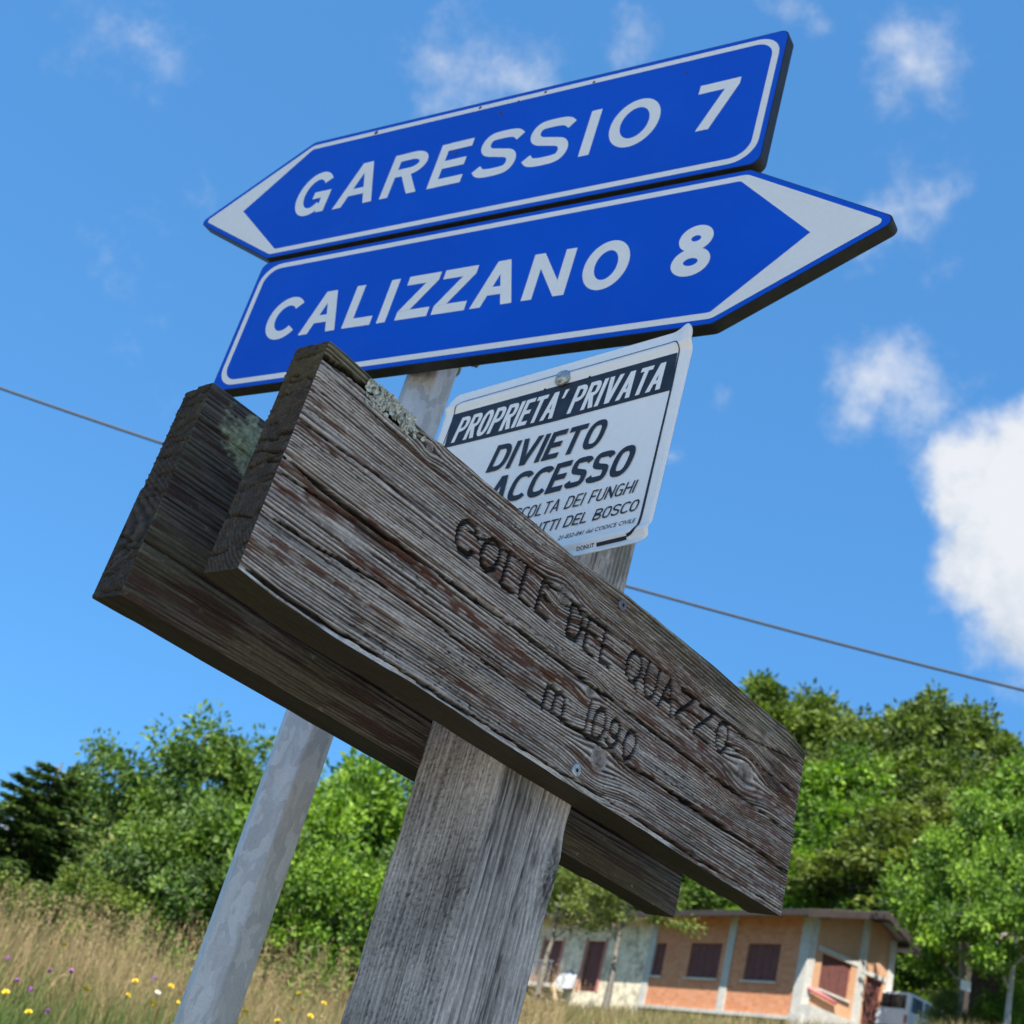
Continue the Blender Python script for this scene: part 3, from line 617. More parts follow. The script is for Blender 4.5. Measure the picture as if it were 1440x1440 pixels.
def lettering(text, boxes, base, cap, parent, w=.0166):
    for k, (ch, (x0, x1)) in enumerate(zip(text, boxes)):
        b = base(x0); c = cap(x0); H_ = c - b; L_ = 0; m = MB()
        if ch in 'GOCS8': b -= .0012; H_ += .0024
        for kind, g in glyph(ch, (x1 - x0) / H_, w / H_):
            y = -.0011 - .00012 * L_; L_ += 1
            if kind == 'p':
                pts = [(x0 + px * H_, b + pz * H_) for px, pz in g]
                m.add([(px, y, pz) for px, pz in pts], [tuple(range(len(pts)))])
            else: m.strip([(x0 + px * H_, b + pz * H_) for px, pz in g], w, y)
        m.build('letter', WHITE, parent)
def arrow_sign(z0, left, label, text, boxes, base, cap):
    L1 = .852; tipx = .2135 if left else .205; h = .25; dp = .019
    root = empty('direction_sign', tuple(S0 + np.array([0, 0, z0])), SROT, label, 'road sign', 'blue arrow signs stacked on the metal pole')
    x0, x1 = (-.004, L1) if left else (-.001, .848)
    mir = (lambda p: p)
    def outline(i, inner=False, tipin=None):
        """arrow outline inset by i; counter-clockwise seen from the front"""
        if left: P_ = [(x0 - tipx, h / 2 - .004), (x0 + .004, 0), (x1, -.001), (x1, h - .005), (x0 - .004, h + .011)]
        else: P_ = [(x0 + .006, -.007), (x1 - .010, .0035), (x1 + tipx - .006, h / 2), (x1 - .006, h), (x0, h - .0005)]
        n = len(P_); out = []
        for k in range(n):
            p, a, b = (np.array(P_[k]), np.array(P_[k - 1]), np.array(P_[(k + 1) % n]))
            d1 = (p - a) / np.linalg.norm(p - a); d2 = (b - p) / np.linalg.norm(b - p); n1_, n2v = np.array([-d1[1], d1[0]]), np.array([-d2[1], d2[0]])
            bis = (n1_ + n2v); out.append(p + bis * i / (1 + n1_ @ n2v))
        return [tuple(q) for q in out]
    rad = (lambda r, t, c: [t, c, r, r, c]) if left else (lambda r, t, c: [r, c, t, c, r])
    m = MB(); m.prism(arc_poly(outline(0), rad(.014, .010, .016)), 0, dp); m.build('panel_edge', EDGE, root)
    m = MB(); m.add([(x, -.0004, z) for x, z in arc_poly(outline(.0012), rad(.014, .010, .016))], [tuple(range(len(arc_poly(outline(.0012), rad(.014, .010, .016)))))]); m.build('face', BLUE, root)
    po = arc_poly(outline(.0085), rad(.036, .006, .022)); m = MB(); m.add([(x, -.0007, z) for x, z in po], [tuple(range(len(po)))]); m.build('border', WHITE, root)
    q = outline(.0182)
    if left: q[0] = (-.113, h / 2 + .001); q[1] = (.010, .0182); q[4] = (-.004, h - .0072)
    else: q[2] = (.940, h / 2); q[1] = (.832, .0217); q[3] = (.832, h - .0182)
    pi = arc_poly(q, rad(.028, 0, .008)); m = MB(); m.add([(x, -.0009, z) for x, z in pi], [tuple(range(len(pi)))]); m.build('field', BLUE, root)
    lettering(text, boxes, base, cap, root)
    r = MB()                                  # stiffening rails and clamp on the back
    for zz in (.06, .19): MB().box(x0 + .05, x1 - .05, dp, dp + .012, zz - .012, zz + .012).build('back_rail', GALV, root)
    return root
UP = .25 + .0096
sign_u = arrow_sign(UP, True, 'blue arrow sign pointing left reading GARESSIO 7, upper of the two', 'GARESSIO7',
    [(.0112,.0852),(.1057,.1873),(.203,.2755),(.296,.3590),(.3779,.4515),(.4667,.5410),(.5645,.5818),(.6049,.6833),(.736,.7958)], lambda x: .3420 - .002 * x - UP, lambda x: .4362 - .0088 * x - UP)
sign_l = arrow_sign(0, False, 'blue arrow sign pointing right reading CALIZZANO 8, under the other arrow', 'CALIZZANO8',
    [(.068,.131),(.1474,.2196),(.2325,.2858),(.298,.3142),(.3315,.3884),(.396,.4529),(.4615,.5308),(.5455,.612),(.6317,.6989),(.7623,.8153)], lambda x: .0806 + .006 * x, lambda x: .1605 + .007 * x)

pd_ = 1.575; pole_az = -.1050; px_, py_ = pd_ * math.sin(pole_az), pd_ * math.cos(pole_az); pgz = float(gz(px_, py_)); PR = .0335
# keep the pole just behind the sign panels
back = (np.array([px_, py_, 0]) - np.array([S0[0], S0[1], 0])) @ SN
pole = empty('sign_pole', (px_, py_, pgz), 0, 'tall galvanised steel pole carrying the two blue arrow signs', 'pole')
def pole_mesh():
    zs = np.linspace(-.3, S0[2] - pgz + .49, 40); n = 72; V = []; g6 = math.atan2(-py_, -px_) - math.radians(20); ga = math.atan2(-py_, -px_) + .30   # pressed seam facing the viewer
    for z in zs:
        for k in range(n):
            th = 2 * math.pi * k / n; d = (th - ga + math.pi) % (2 * math.pi) - math.pi
            q = ((th - g6 + math.pi / 6) % (math.pi / 3)) - math.pi / 6; r = min(.0356 * math.cos(math.pi / 6) / math.cos(q), .0347); V.append((r * math.cos(th), r * math.sin(th), z))
    i = np.arange(len(zs) * n).reshape(len(zs), n); j = np.roll(i, -1, 1)
    F = np.stack([i[:-1], j[:-1], j[1:], i[1:]], -1).reshape(-1, 4)
    return mesh_np('tube', np.array(V), F, smooth=True)
link('tube', pole_mesh(), GALV, pole)
MB().lathe([(PR + .002, 0), (PR + .002, .02), (PR * .6, .028), (.001, .03)], (0, 0, 0), 24)
cap_ = MB(); zt = S0[2] - pgz + .49
cap_.tube([(0, 0, zt - .015), (0, 0, zt + .004), (0, 0, zt + .012)], [PR + .002, PR + .002, PR * .6], 24); cap_.build('pole_cap', DARK, pole, True)
def bracket(zl):                             # clamp round the pole bolted to the sign's back rail
    m = MB(); z = S0[2] - pgz + zl
    m.tube([(0, 0, z - .012), (0, 0, z + .012)], PR + .004, 28)
    tdir = SN[:2]; q = np.array([-SN[1], SN[0]]); gap = -back - .019 - .011
    for s_ in (-1, 1):
        a = q * s_ * (PR + .010); p = [np.array([*(a + tdir * t), z]) for t in (-.012, PR + gap * .0 + .012)]
        lug = MB(); lug.tube(p, .007, 8); lug.build('clamp_lug', GALV, pole)
    o = m.build('clamp', GALV, pole, False)
    for s_ in (-1, 1):
        a = q * s_ * (PR + .016); MB().tube([np.array([*(a - tdir * .03), z]), np.array([*(a + tdir * .03), z])], .004, 6).build('bolt', DULL, o)
for zl in (.06, .19, .3196, .4496): bracket(zl)
def sign_spot(u, v, r):                      # specks of rust and dirt on the sign faces
    w_ = ray(u, v); c = w_ * (((S0 - np.array([0, 0, CZ])) @ SN) / (w_ @ SN)) + np.array([0, 0, CZ]); host = sign_u if c[2] > S0[2] + UP - .003 else sign_l
    q = c - np.array(host.location); x = q @ SE; m = MB(); n = 9; k_ = [r * (.7 + .5 * ((i * 7919) % 13) / 13) for i in range(n)]
    m.add([(x, -.0026, q[2])] + [(x + k_[i] * math.cos(2 * math.pi * i / n), -.0012, q[2] + k_[i] * math.sin(2 * math.pi * i / n)) for i in range(n)], [(0, 1 + i, 1 + (i + 1) % n) for i in range(n)]); m.build('rust_spot', RUSTY, host)
RUSTY = plain('rusty_speck', (.10, .055, .035), .9, var=.4, vs=300)
for u, v, r in ((530, 187, .0042), (642, 216, .0036), (705, 159, .0034), (676, 152, .0030), (730, 143, .0022), (768, 130, .0026), (836, 116, .0026), (966, 103, .0022), (492, 311, .0016)): sign_spot(u, v, r)
# the end of a clamp bolt showing under the lower sign
b_ = MB(); bp_ = at(661, 508, 1.50); bl = bp_ - np.array([px_, py_, pgz]); b_.tube([bl + np.array([-.003, 0, .03]), bl, bl + np.array([.006, -.002, -.006])], .0032, 8); b_.build('bolt', EDGE, pole)

# ------------------------------------------------------------------ private property notice
SIGN_S = POST_S0 - .0035
def nz_map(n, v):
    n = np.asarray(n, float); v = np.asarray(v, float)
    f = np.clip((v - .2) / .24, 0, 1); kr = .11 - .055 * f; kl = .055 * f
    z = v + (n + .1) * np.where(n > -.1, kr, kl)
    return n + .01 * (0.44 - v) * .6, np.maximum(z, .2022)
def prof(v):                                  # pressed lips along the top and bottom edges
    v = np.asarray(v, float)
    return .0030 * np.exp(-((v - .4405) / .0055) ** 2) + .0042 * np.exp(-((v - .2135) / .006) ** 2) - .0022 * sst(.447, .462, v) + .0035 * sst(.206, .198, v)
def plate(n, v, off=0.):
    nn, zz = nz_map(n, v); cb = sst(.03, .066, nn) * sst(.43, .465, v) * .012
    return loc_sp(SIGN_S - prof(v) - cb - off, nn, zz)
notice = empty('warning_notice', tuple(np.array([*(P0 + PE * POST_S0 + PN * -.1)[:2], P0[2] + .2])), signpost.rotation_euler[2],
               'white plastic PROPRIETA PRIVATA notice with pressed edges, screwed to the top of the timber post', 'notice')
_off = np.array([POST_S0 - ox, .1 - oy, oz + .2])       # from signpost space into notice space
def plate_n(n, v, off=0.): return plate(n, v, off) - _off
PLAST = Mat('white_plastic'); PLAST.set(PLAST.mix(.5, PLAST.ramp(PLAST.noise(9, 6, .6), [(.3, (.80, .79, .76)), (.7, (.87, .85, .82))]), PLAST.ramp(PLAST.noise(120, 3), [(.3, (.80, .79, .76)), (.7, (.87, .85, .82))])), .38, 0, .45); PLAST = PLAST.m
INK = plain('dark_print', (.020, .022, .030), .45, 0, .4, var=.35, vs=80)
def notice_sheet():
    n0, n1, v0, v1, r = -.276, .062, .198, .462, .013
    na = np.linspace(n0, n1, 90); va = np.concatenate([np.linspace(v0, .225, 26), np.linspace(.228, .428, 30), np.linspace(.43, v1, 30)])
    A, B = np.meshgrid(na, va, indexing='ij')
    # square corners pulled round
    cx = np.clip(A, n0 + r, n1 - r); cy = np.clip(B, v0 + r, v1 - r); d = np.stack([A - cx, B - cy], -1); l = np.linalg.norm(d, axis=-1)
    m = np.maximum(np.abs(d[..., 0]), np.abs(d[..., 1])); k = np.where(l > 1e-9, m / np.maximum(l, 1e-9), 1); A2, B2 = cx + d[..., 0] * k, cy + d[..., 1] * k
    f = plate_n(A2, B2).reshape(-1, 3); bk = plate_n(A2, B2, -.0016).reshape(-1, 3); N_, M_ = A.shape; i = np.arange(N_ * M_).reshape(N_, M_); o = N_ * M_
    q = lambda i: np.stack([i[:-1, :-1], i[1:, :-1], i[1:, 1:], i[:-1, 1:]], -1).reshape(-1, 4)
    rim = np.concatenate([i[:, 0], i[-1, 1:], i[-2::-1, -1], i[0, -2:0:-1]]); rj = np.roll(rim, -1)
    F = [q(i), q(i)[:, ::-1] + o, np.stack([rim, rim + o, rj + o, rj], 1)]
    link('sheet', mesh_np('sheet', np.concatenate([f, bk]), np.concatenate(F), smooth=True), PLAST, notice)
notice_sheet()
def ribbon(name, pts, w, mat, off=.0005):
    p = []                                    # resample finely so that the line follows the pressed lips
    for a, b in zip(pts[:-1], pts[1:]):
        k = max(2, int(math.dist(a, b) / .0015)); p += [(a[0] + (b[0] - a[0]) * j / k, a[1] + (b[1] - a[1]) * j / k) for j in range(k)]
    p = np.array(p + [pts[-1]]); t = np.gradient(p, axis=0); t /= np.linalg.norm(t, axis=1)[:, None]; nn = np.stack([-t[:, 1], t[:, 0]], 1)
    ww = np.broadcast_to(np.asarray(w), (2,)); ws = np.interp(np.linspace(0, 1, len(p)), [0, 1], ww)[:, None] / 2
    a, b = p + nn * ws, p - nn * ws; n = len(p)
    return np.concatenate([plate_n(a[:, 0], a[:, 1], off), plate_n(b[:, 0], b[:, 1], off)]), [(i, i + 1, n + i + 1, n + i) for i in range(n - 1)]
m = MB()
rc = lambda cx, cy, r, a0, a1: [(cx + r * math.cos(math.radians(a)), cy + r * math.sin(math.radians(a))) for a in np.linspace(a0, a1, 8)]
m.add(*ribbon('b', [(-.2625, .388)] + [(-.2605, .425)] + rc(-.2485, .434, .012, 180, 90) + [(.030, .446)] + rc(.0355, .4345, .0115, 90, 0), .0013, INK))
m.add(*ribbon('b', [(.0470, .4350), (.0480, .380)], (.0013, .0024), INK))
m.add(*ribbon('b', [(.0480, .380), (.0488, .232)] + rc(.0388, .219, .010, 20, -90), (.0022, .0030), INK))
m.add(*ribbon('b', [(.0388, .2068), (.0045, .2066)], .0038, INK))
m.build('border', INK, notice)
# dark title band
bn = np.linspace(-.2595, .0478, 40); bv = np.linspace(.3815, .4305, 8); A, B = np.meshgrid(bn, bv, indexing='ij'); i = np.arange(A.size).reshape(A.shape)
sh = lambda A, B: A + (B - .382) * -.05
link('title_band', mesh_np('title_band', plate_n(sh(A, B), B, .0004).reshape(-1, 3), np.stack([i[:-1, :-1], i[1:, :-1], i[1:, 1:], i[:-1, 1:]], -1).reshape(-1, 4)), INK, notice)
def text_mesh(txt, bold):
    cu = bpy.data.curves.new('t', 'FONT'); cu.body = txt; cu.size = 1; cu.offset = bold; cu.resolution_u = 3; cu.fill_mode = 'FRONT'
    cu.space_character = 1.0 + bold * 1.2
    o = bpy.data.objects.new('t', cu); col.objects.link(o); dg = bpy.context.evaluated_depsgraph_get(); me = bpy.data.meshes.new_from_object(o.evaluated_get(dg))
    V = np.array([v.co[:2] for v in me.vertices]); F = [tuple(p.vertices) for p in me.polygons]
    bpy.data.objects.remove(o); bpy.data.curves.remove(cu); bpy.data.meshes.remove(me); return V, F
def print_line(name, txt, n0, n1, v0, v1, mat, bold, slant, off=.0008):
    V, F = text_mesh(txt, bold); V = V - V.min(0); h = V[:, 1].max(); w = V[:, 0].max()
    y = V[:, 1] / h * (v1 - v0); wid = (n1 - n0) - slant * (v1 - v0)
    x = n0 + V[:, 0] / w * wid + slant * y
    mm = MB(); mm.add(plate_n(x, v0 + y, off), F); return mm.build(name, mat, notice)
LW = {'I': .0, ' ': .24, "'": .16, 'E': .42, 'L': .40, 'F': .40, 'T': .46, 'A': .54, 'V': .54, 'S': .47, 'D': .50, 'B': .49, 'H': .50, 'N': .52}
def bold_line(name, txt, n0, n1, v0, v1, mat, wt, slant, gap=.075, off=.0008):
    """heavy condensed slanted capitals fitted between n0 and n1"""
    cap_h = v1 - v0; tot = (n1 - n0 - slant * cap_h) / cap_h; SUP[0] = 2.7
    fix = sum(wt if c == 'I' else 0 for c in txt) + gap * (len(txt) - 1); flex = sum(LW.get(c, .48) for c in txt); k = (tot - fix) / flex; x = 0; m = MB()
    for c in txt:
        W_ = wt if c == 'I' else LW.get(c, .48) * k
        if c != ' ':
            for q, (kind, g) in enumerate(glyph(c, W_, wt)):
                if kind == 'p': vs = [(px, pz) for px, pz in g]; fs = [tuple(range(len(vs)))]
                else: t_ = MB(); t_.strip(g, wt, 0); vs = [(a, z) for a, _, z in t_.v]; fs = t_.f
                A_ = np.array(vs); zz = v0 + A_[:, 1] * cap_h; xx = n0 + (x + A_[:, 0]) * cap_h + slant * (zz - v0)
                m.add(plate_n(xx, zz, off + .00008 * q), fs)
        x += W_ + gap
    SUP[0] = 2.0; return m.build(name, mat, notice)
bold_line('title', "PROPRIETA' PRIVATA", -.2500, .0400, .3865, .4215, PLAST, .150, .17, .055)
bold_line('text_line', 'DIVIETO', -.1790, -.0200, .3310, .3660, INK, .185, .21, .09)
bold_line('text_line', 'ACCESSO', -.1680, .0255, .2860, .3220, INK, .185, .21, .085)
bold_line('text_line', 'RACCOLTA DEI FUNGHI', -.1420, .0355, .2608, .2755, INK, .115, .22, .11)
bold_line('text_line', 'FRUTTI DEL BOSCO', -.1060, .0440, .2380, .2510, INK, .135, .22, .11)
print_line('text_line', '21-832-841 del CODICE CIVILE', -.0480, .0440, .2240, .2290, INK, .004, .25)
print_line('text_line', 'DONI.IT', -.0185, .0020, .2048, .2088, INK, .012, 0)
for n_, v_ in ((-.126, .4305), (-.0651, .4305)):
    c = plate_n(n_, v_, .0007); hs_ = MB(); hs_.add([(c[0], c[1] + .0015 * math.cos(a), c[2] + .0015 * math.sin(a)) for a in np.linspace(0, 2 * math.pi, 13)[:-1]], [tuple(range(12))]); hs_.build('nail_hole', DARK, notice)
def dome_screw():
    c = plate_n(-.1017, .4375, .0); n = 28; pr = [(.0098, .0000), (.0100, .0018), (.0085, .0026), (.0078, .0030), (.0070, .0048), (.0048, .0066), (.0022, .0072), (.0018, .0062), (.0004, .0060)]
    vs = [(c[0] - y, c[1] + r * math.cos(2 * math.pi * k / n), c[2] + r * math.sin(2 * math.pi * k / n)) for r, y in pr for k in range(n)]
    fs = [(i * n + k, i * n + (k + 1) % n, (i + 1) * n + (k + 1) % n, (i + 1) * n + k) for i in range(len(pr) - 1) for k in range(n)]
    mm = MB(); mm.add(vs, fs); mm.build('screw', ZINC, notice, True)
dome_screw()

# ------------------------------------------------------------------ overhead cable and its poles
def cable():
    y0 = 10.; A = [at(-260, 440, 1)[:2], at(1700, 1060, 1)[:2]]; m = MB(); pts = []
    for x in np.linspace(-24, 24, 120):
        az = math.atan2(x, y0); d = math.hypot(x, y0); t = .473 * math.cos(az - .005)
        z = t * d - .125 * (1 - (x / 4.6) ** 2); pts.append((x, y0, z + CZ))
    m.tube(pts, .013, 8); return m.build('overhead_cable', plain('cable_black', (.03, .032, .035), .6), None, True), pts
cb_, cpts = cable(); tag(cb_, 'black overhead cable sagging across the sky behind the signs', 'cable')
PWOOD = plain('pole_timber', (.16, .13, .10), .85, var=.3, vs=14, bump=.01)
for k, e_ in enumerate((0, -1)):
    x, y, z = cpts[e_]; g0 = float(gz(x, y)); o = empty('utility_pole', (x, y, g0), 0, ('wooden utility pole holding the cable on the meadow side, away from the house', 'wooden utility pole holding the cable on the house side')[k], 'utility pole')
    MB().tube([(0, 0, -.5), (0, 0, (z - g0) * .5), (0, 0, z - g0 + .4)], [.14, .12, .10], 14).build('mast', PWOOD, o, True)
    MB().tube([(0, 0, z - g0 - .02), (0, -.02, z - g0 + .03)], [.02, .03], 10).build('insulator', plain('porcelain', (.5, .48, .44), .3), o, True)

# ------------------------------------------------------------------ brick house on the slope
HK = 1.12; HC = np.array([12.628, 40.057, 0]) * HK
HU = np.array([-.43837, .89879, 0]); HV = np.array([.89879, .43837, 0])      # along the front wall (away), along the gable wall
house = empty('brick_house', (HC[0], HC[1], 6.0 * HK + CZ), math.atan2(-HU[1], -HU[0]),
              'unfinished red brick house with concrete pillars and brown shutters below the wood', 'house')
# house space: x = -u (front wall runs to -x), y = v (depth behind the front wall), z above 6.0*HK
def hb(m, u0, u1, v0, v1, z0, z1): return m.box(-u1 * HK, -u0 * HK, v0 * HK, v1 * HK, (z0 - 6) * HK, (z1 - 6) * HK)
def brick_mat(name, swap, plaster=0.):
    M = Mat(name); c = M.n('ShaderNodeTexCoord'); mp = M.n('ShaderNodeMapping'); M.l(c.outputs['Object'], mp.inputs[0])
    mp.inputs['Rotation'].default_value = (math.pi / 2, 0, math.pi / 2) if swap else (math.pi / 2, 0, 0)
    br = M.n('ShaderNodeTexBrick'); br.inputs['Scale'].default_value = 1.0; br.inputs['Brick Width'].default_value = .28; br.inputs['Row Height'].default_value = .14; br.inputs['Mortar Size'].default_value = .012
    br.inputs['Color1'].default_value = (.50, .19, .090, 1); br.inputs['Color2'].default_value = (.58, .26, .140, 1); br.inputs['Mortar'].default_value = (.46, .26, .15, 1); M.l(mp.outputs[0], br.inputs['Vector'])
    n_ = M.noise(1.3, 6, .65); cc = M.mix(M.ramp(n_, [(.56, (0, 0, 0)), (.75, (.45, .45, .45))]), br.outputs['Color'], (.52, .40, .31))
    cc = M.mix(.35, cc, M.ramp(M.noise(5, 5), [(.3, (.7, .68, .66)), (.7, (1.15, 1.15, 1.15))]), 'MULTIPLY')
    M.set(cc, .9, 0, .2); M.bump(br.outputs['Fac'], .3, -.02); return M.m
BR_F, BR_G = brick_mat('brick_front', False), brick_mat('brick_gable', True)
CONC = Mat('weathered_concrete'); CONC.set(CONC.mix(.5, CONC.ramp(CONC.noise(2.2, 6, .65), [(.3, (.30, .29, .26)), (.7, (.55, .53, .47))]), CONC.ramp(CONC.noise(14, 5), [(.3, (.35, .33, .3)), (.7, (.55, .53, .48))])), .9, 0, .2); CONC = CONC.m
PLAS = Mat('stained_plaster'); PLAS.set(PLAS.mix(PLAS.ramp(PLAS.noise(1.9, 8, .72), [(.46, (0, 0, 0)), (.62, (.9, .9, .9))]), PLAS.ramp(PLAS.noise(6, 6), [(.3, (.62, .53, .38)), (.7, (.80, .70, .52))]), (.30, .26, .18)), .9, 0, .2); PLAS = PLAS.m
def shutter_mat():
    M = Mat('brown_shutter'); M.set(M.mix(.5, M.ramp(M.noise(1, 4, .6, M.coord((22, 22, 1.5))), [(.3, (.075, .028, .024)), (.7, (.17, .062, .05))]), M.ramp(M.noise(5, 5), [(.3, (.08, .03, .025)), (.7, (.16, .06, .05))])), .75, 0, .3); return M.m
SHUT = shutter_mat(); PINKW = plain('faded_red_plaster', (.42, .17, .13), .85, var=.2, vs=4)
def wall_cells(name, xs_open, u0, u1, z0, z1, fn, mat):
    us = sorted({u0, u1, *[a for o in xs_open for a in o[:2]]}); zs = sorted({z0, z1, *[a for o in xs_open for a in o[2:]]}); m = MB()
    for a, b in zip(us[:-1], us[1:]):
        for c, d in zip(zs[:-1], zs[1:]):
            if any(o[0] <= a + 1e-6 and b <= o[1] + 1e-6 and o[2] <= c + 1e-6 and d <= o[3] + 1e-6 for o in xs_open): continue
            fn(m, a, b, c, d)
    return m.build(name, mat, house)
fo = [(1.24, 2.76, 7.42, 8.59), (4.02, 5.61, 7.42, 8.58), (6.95, 7.72, 7.42, 8.55)]
wall_cells('wall', fo, 0, 7.75, 6.42, 9.55, lambda m, a, b, c, d: hb(m, a, b, .0, .3, c, d), BR_F)
po_ = [(10.55, 11.65, 6.72, 8.6), (13.38, 14.6, 6.72, 8.6)]
wall_cells('wall', po_, 7.75, 16.6, 4.9, 9.55, lambda m, a, b, c, d: hb(m, a, b, -.03, .3, c, d), PLAS)['label'] = 'stained pale plaster wall section'
go = [(.60, 1.88, 7.45, 8.52), (2.56, 3.28, 6.75, 8.40)]
wall_cells('wall', go, .3, 3.62, 5.4, 9.55, lambda m, a, b, c, d: hb(m, .0, .3, a, b, c, d), BR_G)
gm = MB(); gm.prism([(0, 0), (1, 0), (1, 1)], 0, 1); gm.v.clear(); gm.f.clear()
def gpt(v, z, u): return (-u * HK, v * HK, (z - 6) * HK)
def gable(u0, u1):
    prof_ = [(.0, 9.55), (3.62, 9.55), (3.62, 9.86), (2.55, 10.30), (.0, 9.56)]
    n = len(prof_); return [gpt(v, z, u0) for v, z in prof_] + [gpt(v, z, u1) for v, z in prof_], [tuple(range(n)), tuple(range(2 * n - 1, n - 1, -1))] + [(i, n + i, n + (i + 1) % n, (i + 1) % n) for i in range(n)]
MB().add(*gable(.004, .30)).build('gable', BR_G, house)
MB_ = lambda: MB()
hb(MB_(), 0, 1, 0, 1, 0, 1)
def part(name, mat, *box, parent=house, bevel=0, label=None):
    m = MB(); hb(m, *box); o = m.build(name, mat, parent, bevel=bevel)
    if label: o['label'] = label
    return o
for u_ in (3.42, 7.55): part('pillar', CONC, u_, u_ + .34, -.045, .2, 5.0, 9.56)
part('pillar', CONC, -.045, .36, -.05, .26, 5.0, 9.57); part('pillar', CONC, -.04, .25, 2.12, 2.44, 5.4, 10.1); part('pillar', CONC, -.045, .25, 3.42, 3.68, 5.4, 9.8)
part('lintel', CONC, -.025, .2, .36, 2.10, 8.545, 8.70); part('lintel', CONC, -.022, .2, 2.46, 3.40, 8.43, 8.56)
part('floor_ledge', CONC, .3, 7.7, -.10, .3, 6.30, 6.415)
part('plinth', CONC, -.30, .28, -.2, 2.05, 5.4, 6.46); part('plinth', CONC, -.55, -.02, -.1, 2.3, 5.4, 6.78)
def window_f(u0, u1, z0, z1, front=True):
    if front:
        w = part('window', SHUT, u0 + .002, u1 - .002, .09, .15, z0 + .002, z1 - .002); k = 4
        for i in range(k): part('shutter_leaf', SHUT, u0 + .03 + (u1 - u0 - .06) / k * i + .008, u0 + .03 + (u1 - u0 - .06) / k * (i + 1) - .008, .05, .088, z0 + .03, z1 - .03, parent=w)
        part('sill', CONC, u0 - .05, u1 + .05, -.07, .12, z0 - .07, z0 + .001, parent=w)
    else:
        w = part('window', SHUT, .09, .15, u0 + .002, u1 - .002, z0 + .002, z1 - .002); k = 3
        for i in range(k): part('shutter_leaf', SHUT, .05, .088, u0 + .03 + (u1 - u0 - .06) / k * i + .008, u0 + .03 + (u1 - u0 - .06) / k * (i + 1) - .008, z0 + .03, z1 - .03, parent=w)
        part('sill', CONC, -.07, .12, u0 - .05, u1 + .05, z0 - .07, z0 + .001, parent=w)
for o_ in fo: window_f(*o_)
window_f(*go[0], front=False)
d_ = part('door', SHUT, .08, .16, 2.562, 3.278, 6.752, 8.398); part('handle', DARK, .055, .08, 2.66, 2.70, 7.5, 7.62, parent=d_)
for a, b, c, e_ in po_:
    d_ = part('door', SHUT, a + .002, b - .002, .08, .14, c + .002, e_ - .002); part('door_panel', SHUT, a + .1, b - .1, .05, .08, c + .15, e_ - .12, parent=d_)
    part('door_surround', PINKW, b, b + .16, -.05, .1, c, e_ + .1, parent=d_); part('door_surround', PINKW, a - .16, a, -.05, .1, c, e_ + .1, parent=d_)
part('apron', PINKW, 14.62, 15.5, -.05, .0, 6.72, 7.1); part('apron', PINKW, 12.0, 13.2, -.05, .0, 6.72, 7.05)
bal = part('balcony', CONC, 12.3, 16.4, -1.0, .0, 6.58, 6.72)
RAIL = plain('railing_grey', (.22, .23, .24), .6, .3)
for i in range(17): 
    u_ = 12.4 + i * .24; part('baluster', RAIL, u_, u_ + .03, -.97, -.94, 6.72, 7.5, parent=bal)
part('handrail', RAIL, 12.35, 16.35, -.985, -.925, 7.5, 7.55, parent=bal)
st_ = MB(); st_.tube([(-12.2 * HK, -.8 * HK, .72 * HK), (-10.9 * HK, -.8 * HK, -1.2 * HK)], .10, 8); st_.build('stair_string', plain('pale_timber', (.42, .30, .19), .8), house)
tarp = MB()
for i in range(5): tarp.add([(-(13.2 - i * .3) * HK, -.25 * HK - .05 * (i % 2), .73 * HK), (-(12.9 - i * .3) * HK, -.25 * HK - .05 * ((i + 1) % 2), .73 * HK), (-(12.75 - i * .22) * HK, -.08 * HK, (1.25 + .12 * (i % 3)) * HK), (-(12.95 - i * .22) * HK, -.08 * HK, (1.35 + .1 * (i % 2)) * HK)], [(0, 1, 2, 3)])
tp_ = tarp.build('tarpaulin', plain('grey_sheet', (.42, .44, .46), .6, var=.35, vs=5)); tp_.location = house.location; tp_.rotation_euler = house.rotation_euler; tag(tp_, 'crumpled grey sheet propped on the balcony of the house', 'tarpaulin')
mt = tp_.modifiers.new('thick', 'SOLIDIFY'); mt.thickness = .03
pk = MB(); pk.tube([(.06 * HK + .05, .12 * HK, 1.32 * HK), (.06 * HK + .06, .7 * HK, 1.26 * HK), (.06 * HK + .05, 1.3 * HK, 1.2 * HK)], .07, 10)
pk = pk.build('rolled_awning', plain('pink_cloth', (.60, .20, .20), .8, var=.25, vs=6), None, True); pk.location = house.location; pk.rotation_euler = house.rotation_euler; tag(pk, 'faded pink roll fixed under the gable window of the brick house', 'awning')
ROOF = Mat('grey_brown_roof'); ROOF.set(ROOF.mix(.5, ROOF.ramp(ROOF.noise(1.2, 6), [(.3, (.15, .13, .12)), (.7, (.26, .23, .22))]), ROOF.ramp(ROOF.noise(11, 5), [(.3, (.15, .13, .12)), (.7, (.26, .23, .22))])), .75, 0, .3); ROOF = ROOF.m
RTIM = plain('dark_roof_timber', (.034, .025, .022), .8, var=.3, vs=6)
def roof_slab(v0, z0, v1, z1, u0, u1, th): 
    m = MB(); P_ = [(v0, z0), (v1, z1), (v1, z1 + th), (v0, z0 + th)]; n = 4
    return m.add([gpt(v, z, u0) for v, z in P_] + [gpt(v, z, u1) for v, z in P_], [(0, 1, 2, 3), (7, 6, 5, 4)] + [(i, n + i, n + (i + 1) % n, (i + 1) % n) for i in range(n)])
rf = roof_slab(-.85, 9.36, 2.55, 10.36, -.62, 16.9, .06).build('roof', ROOF, house); roof_slab(2.55, 10.36, 4.3, 9.66, -.62, 16.9, .06).build('roof', ROOF, house)
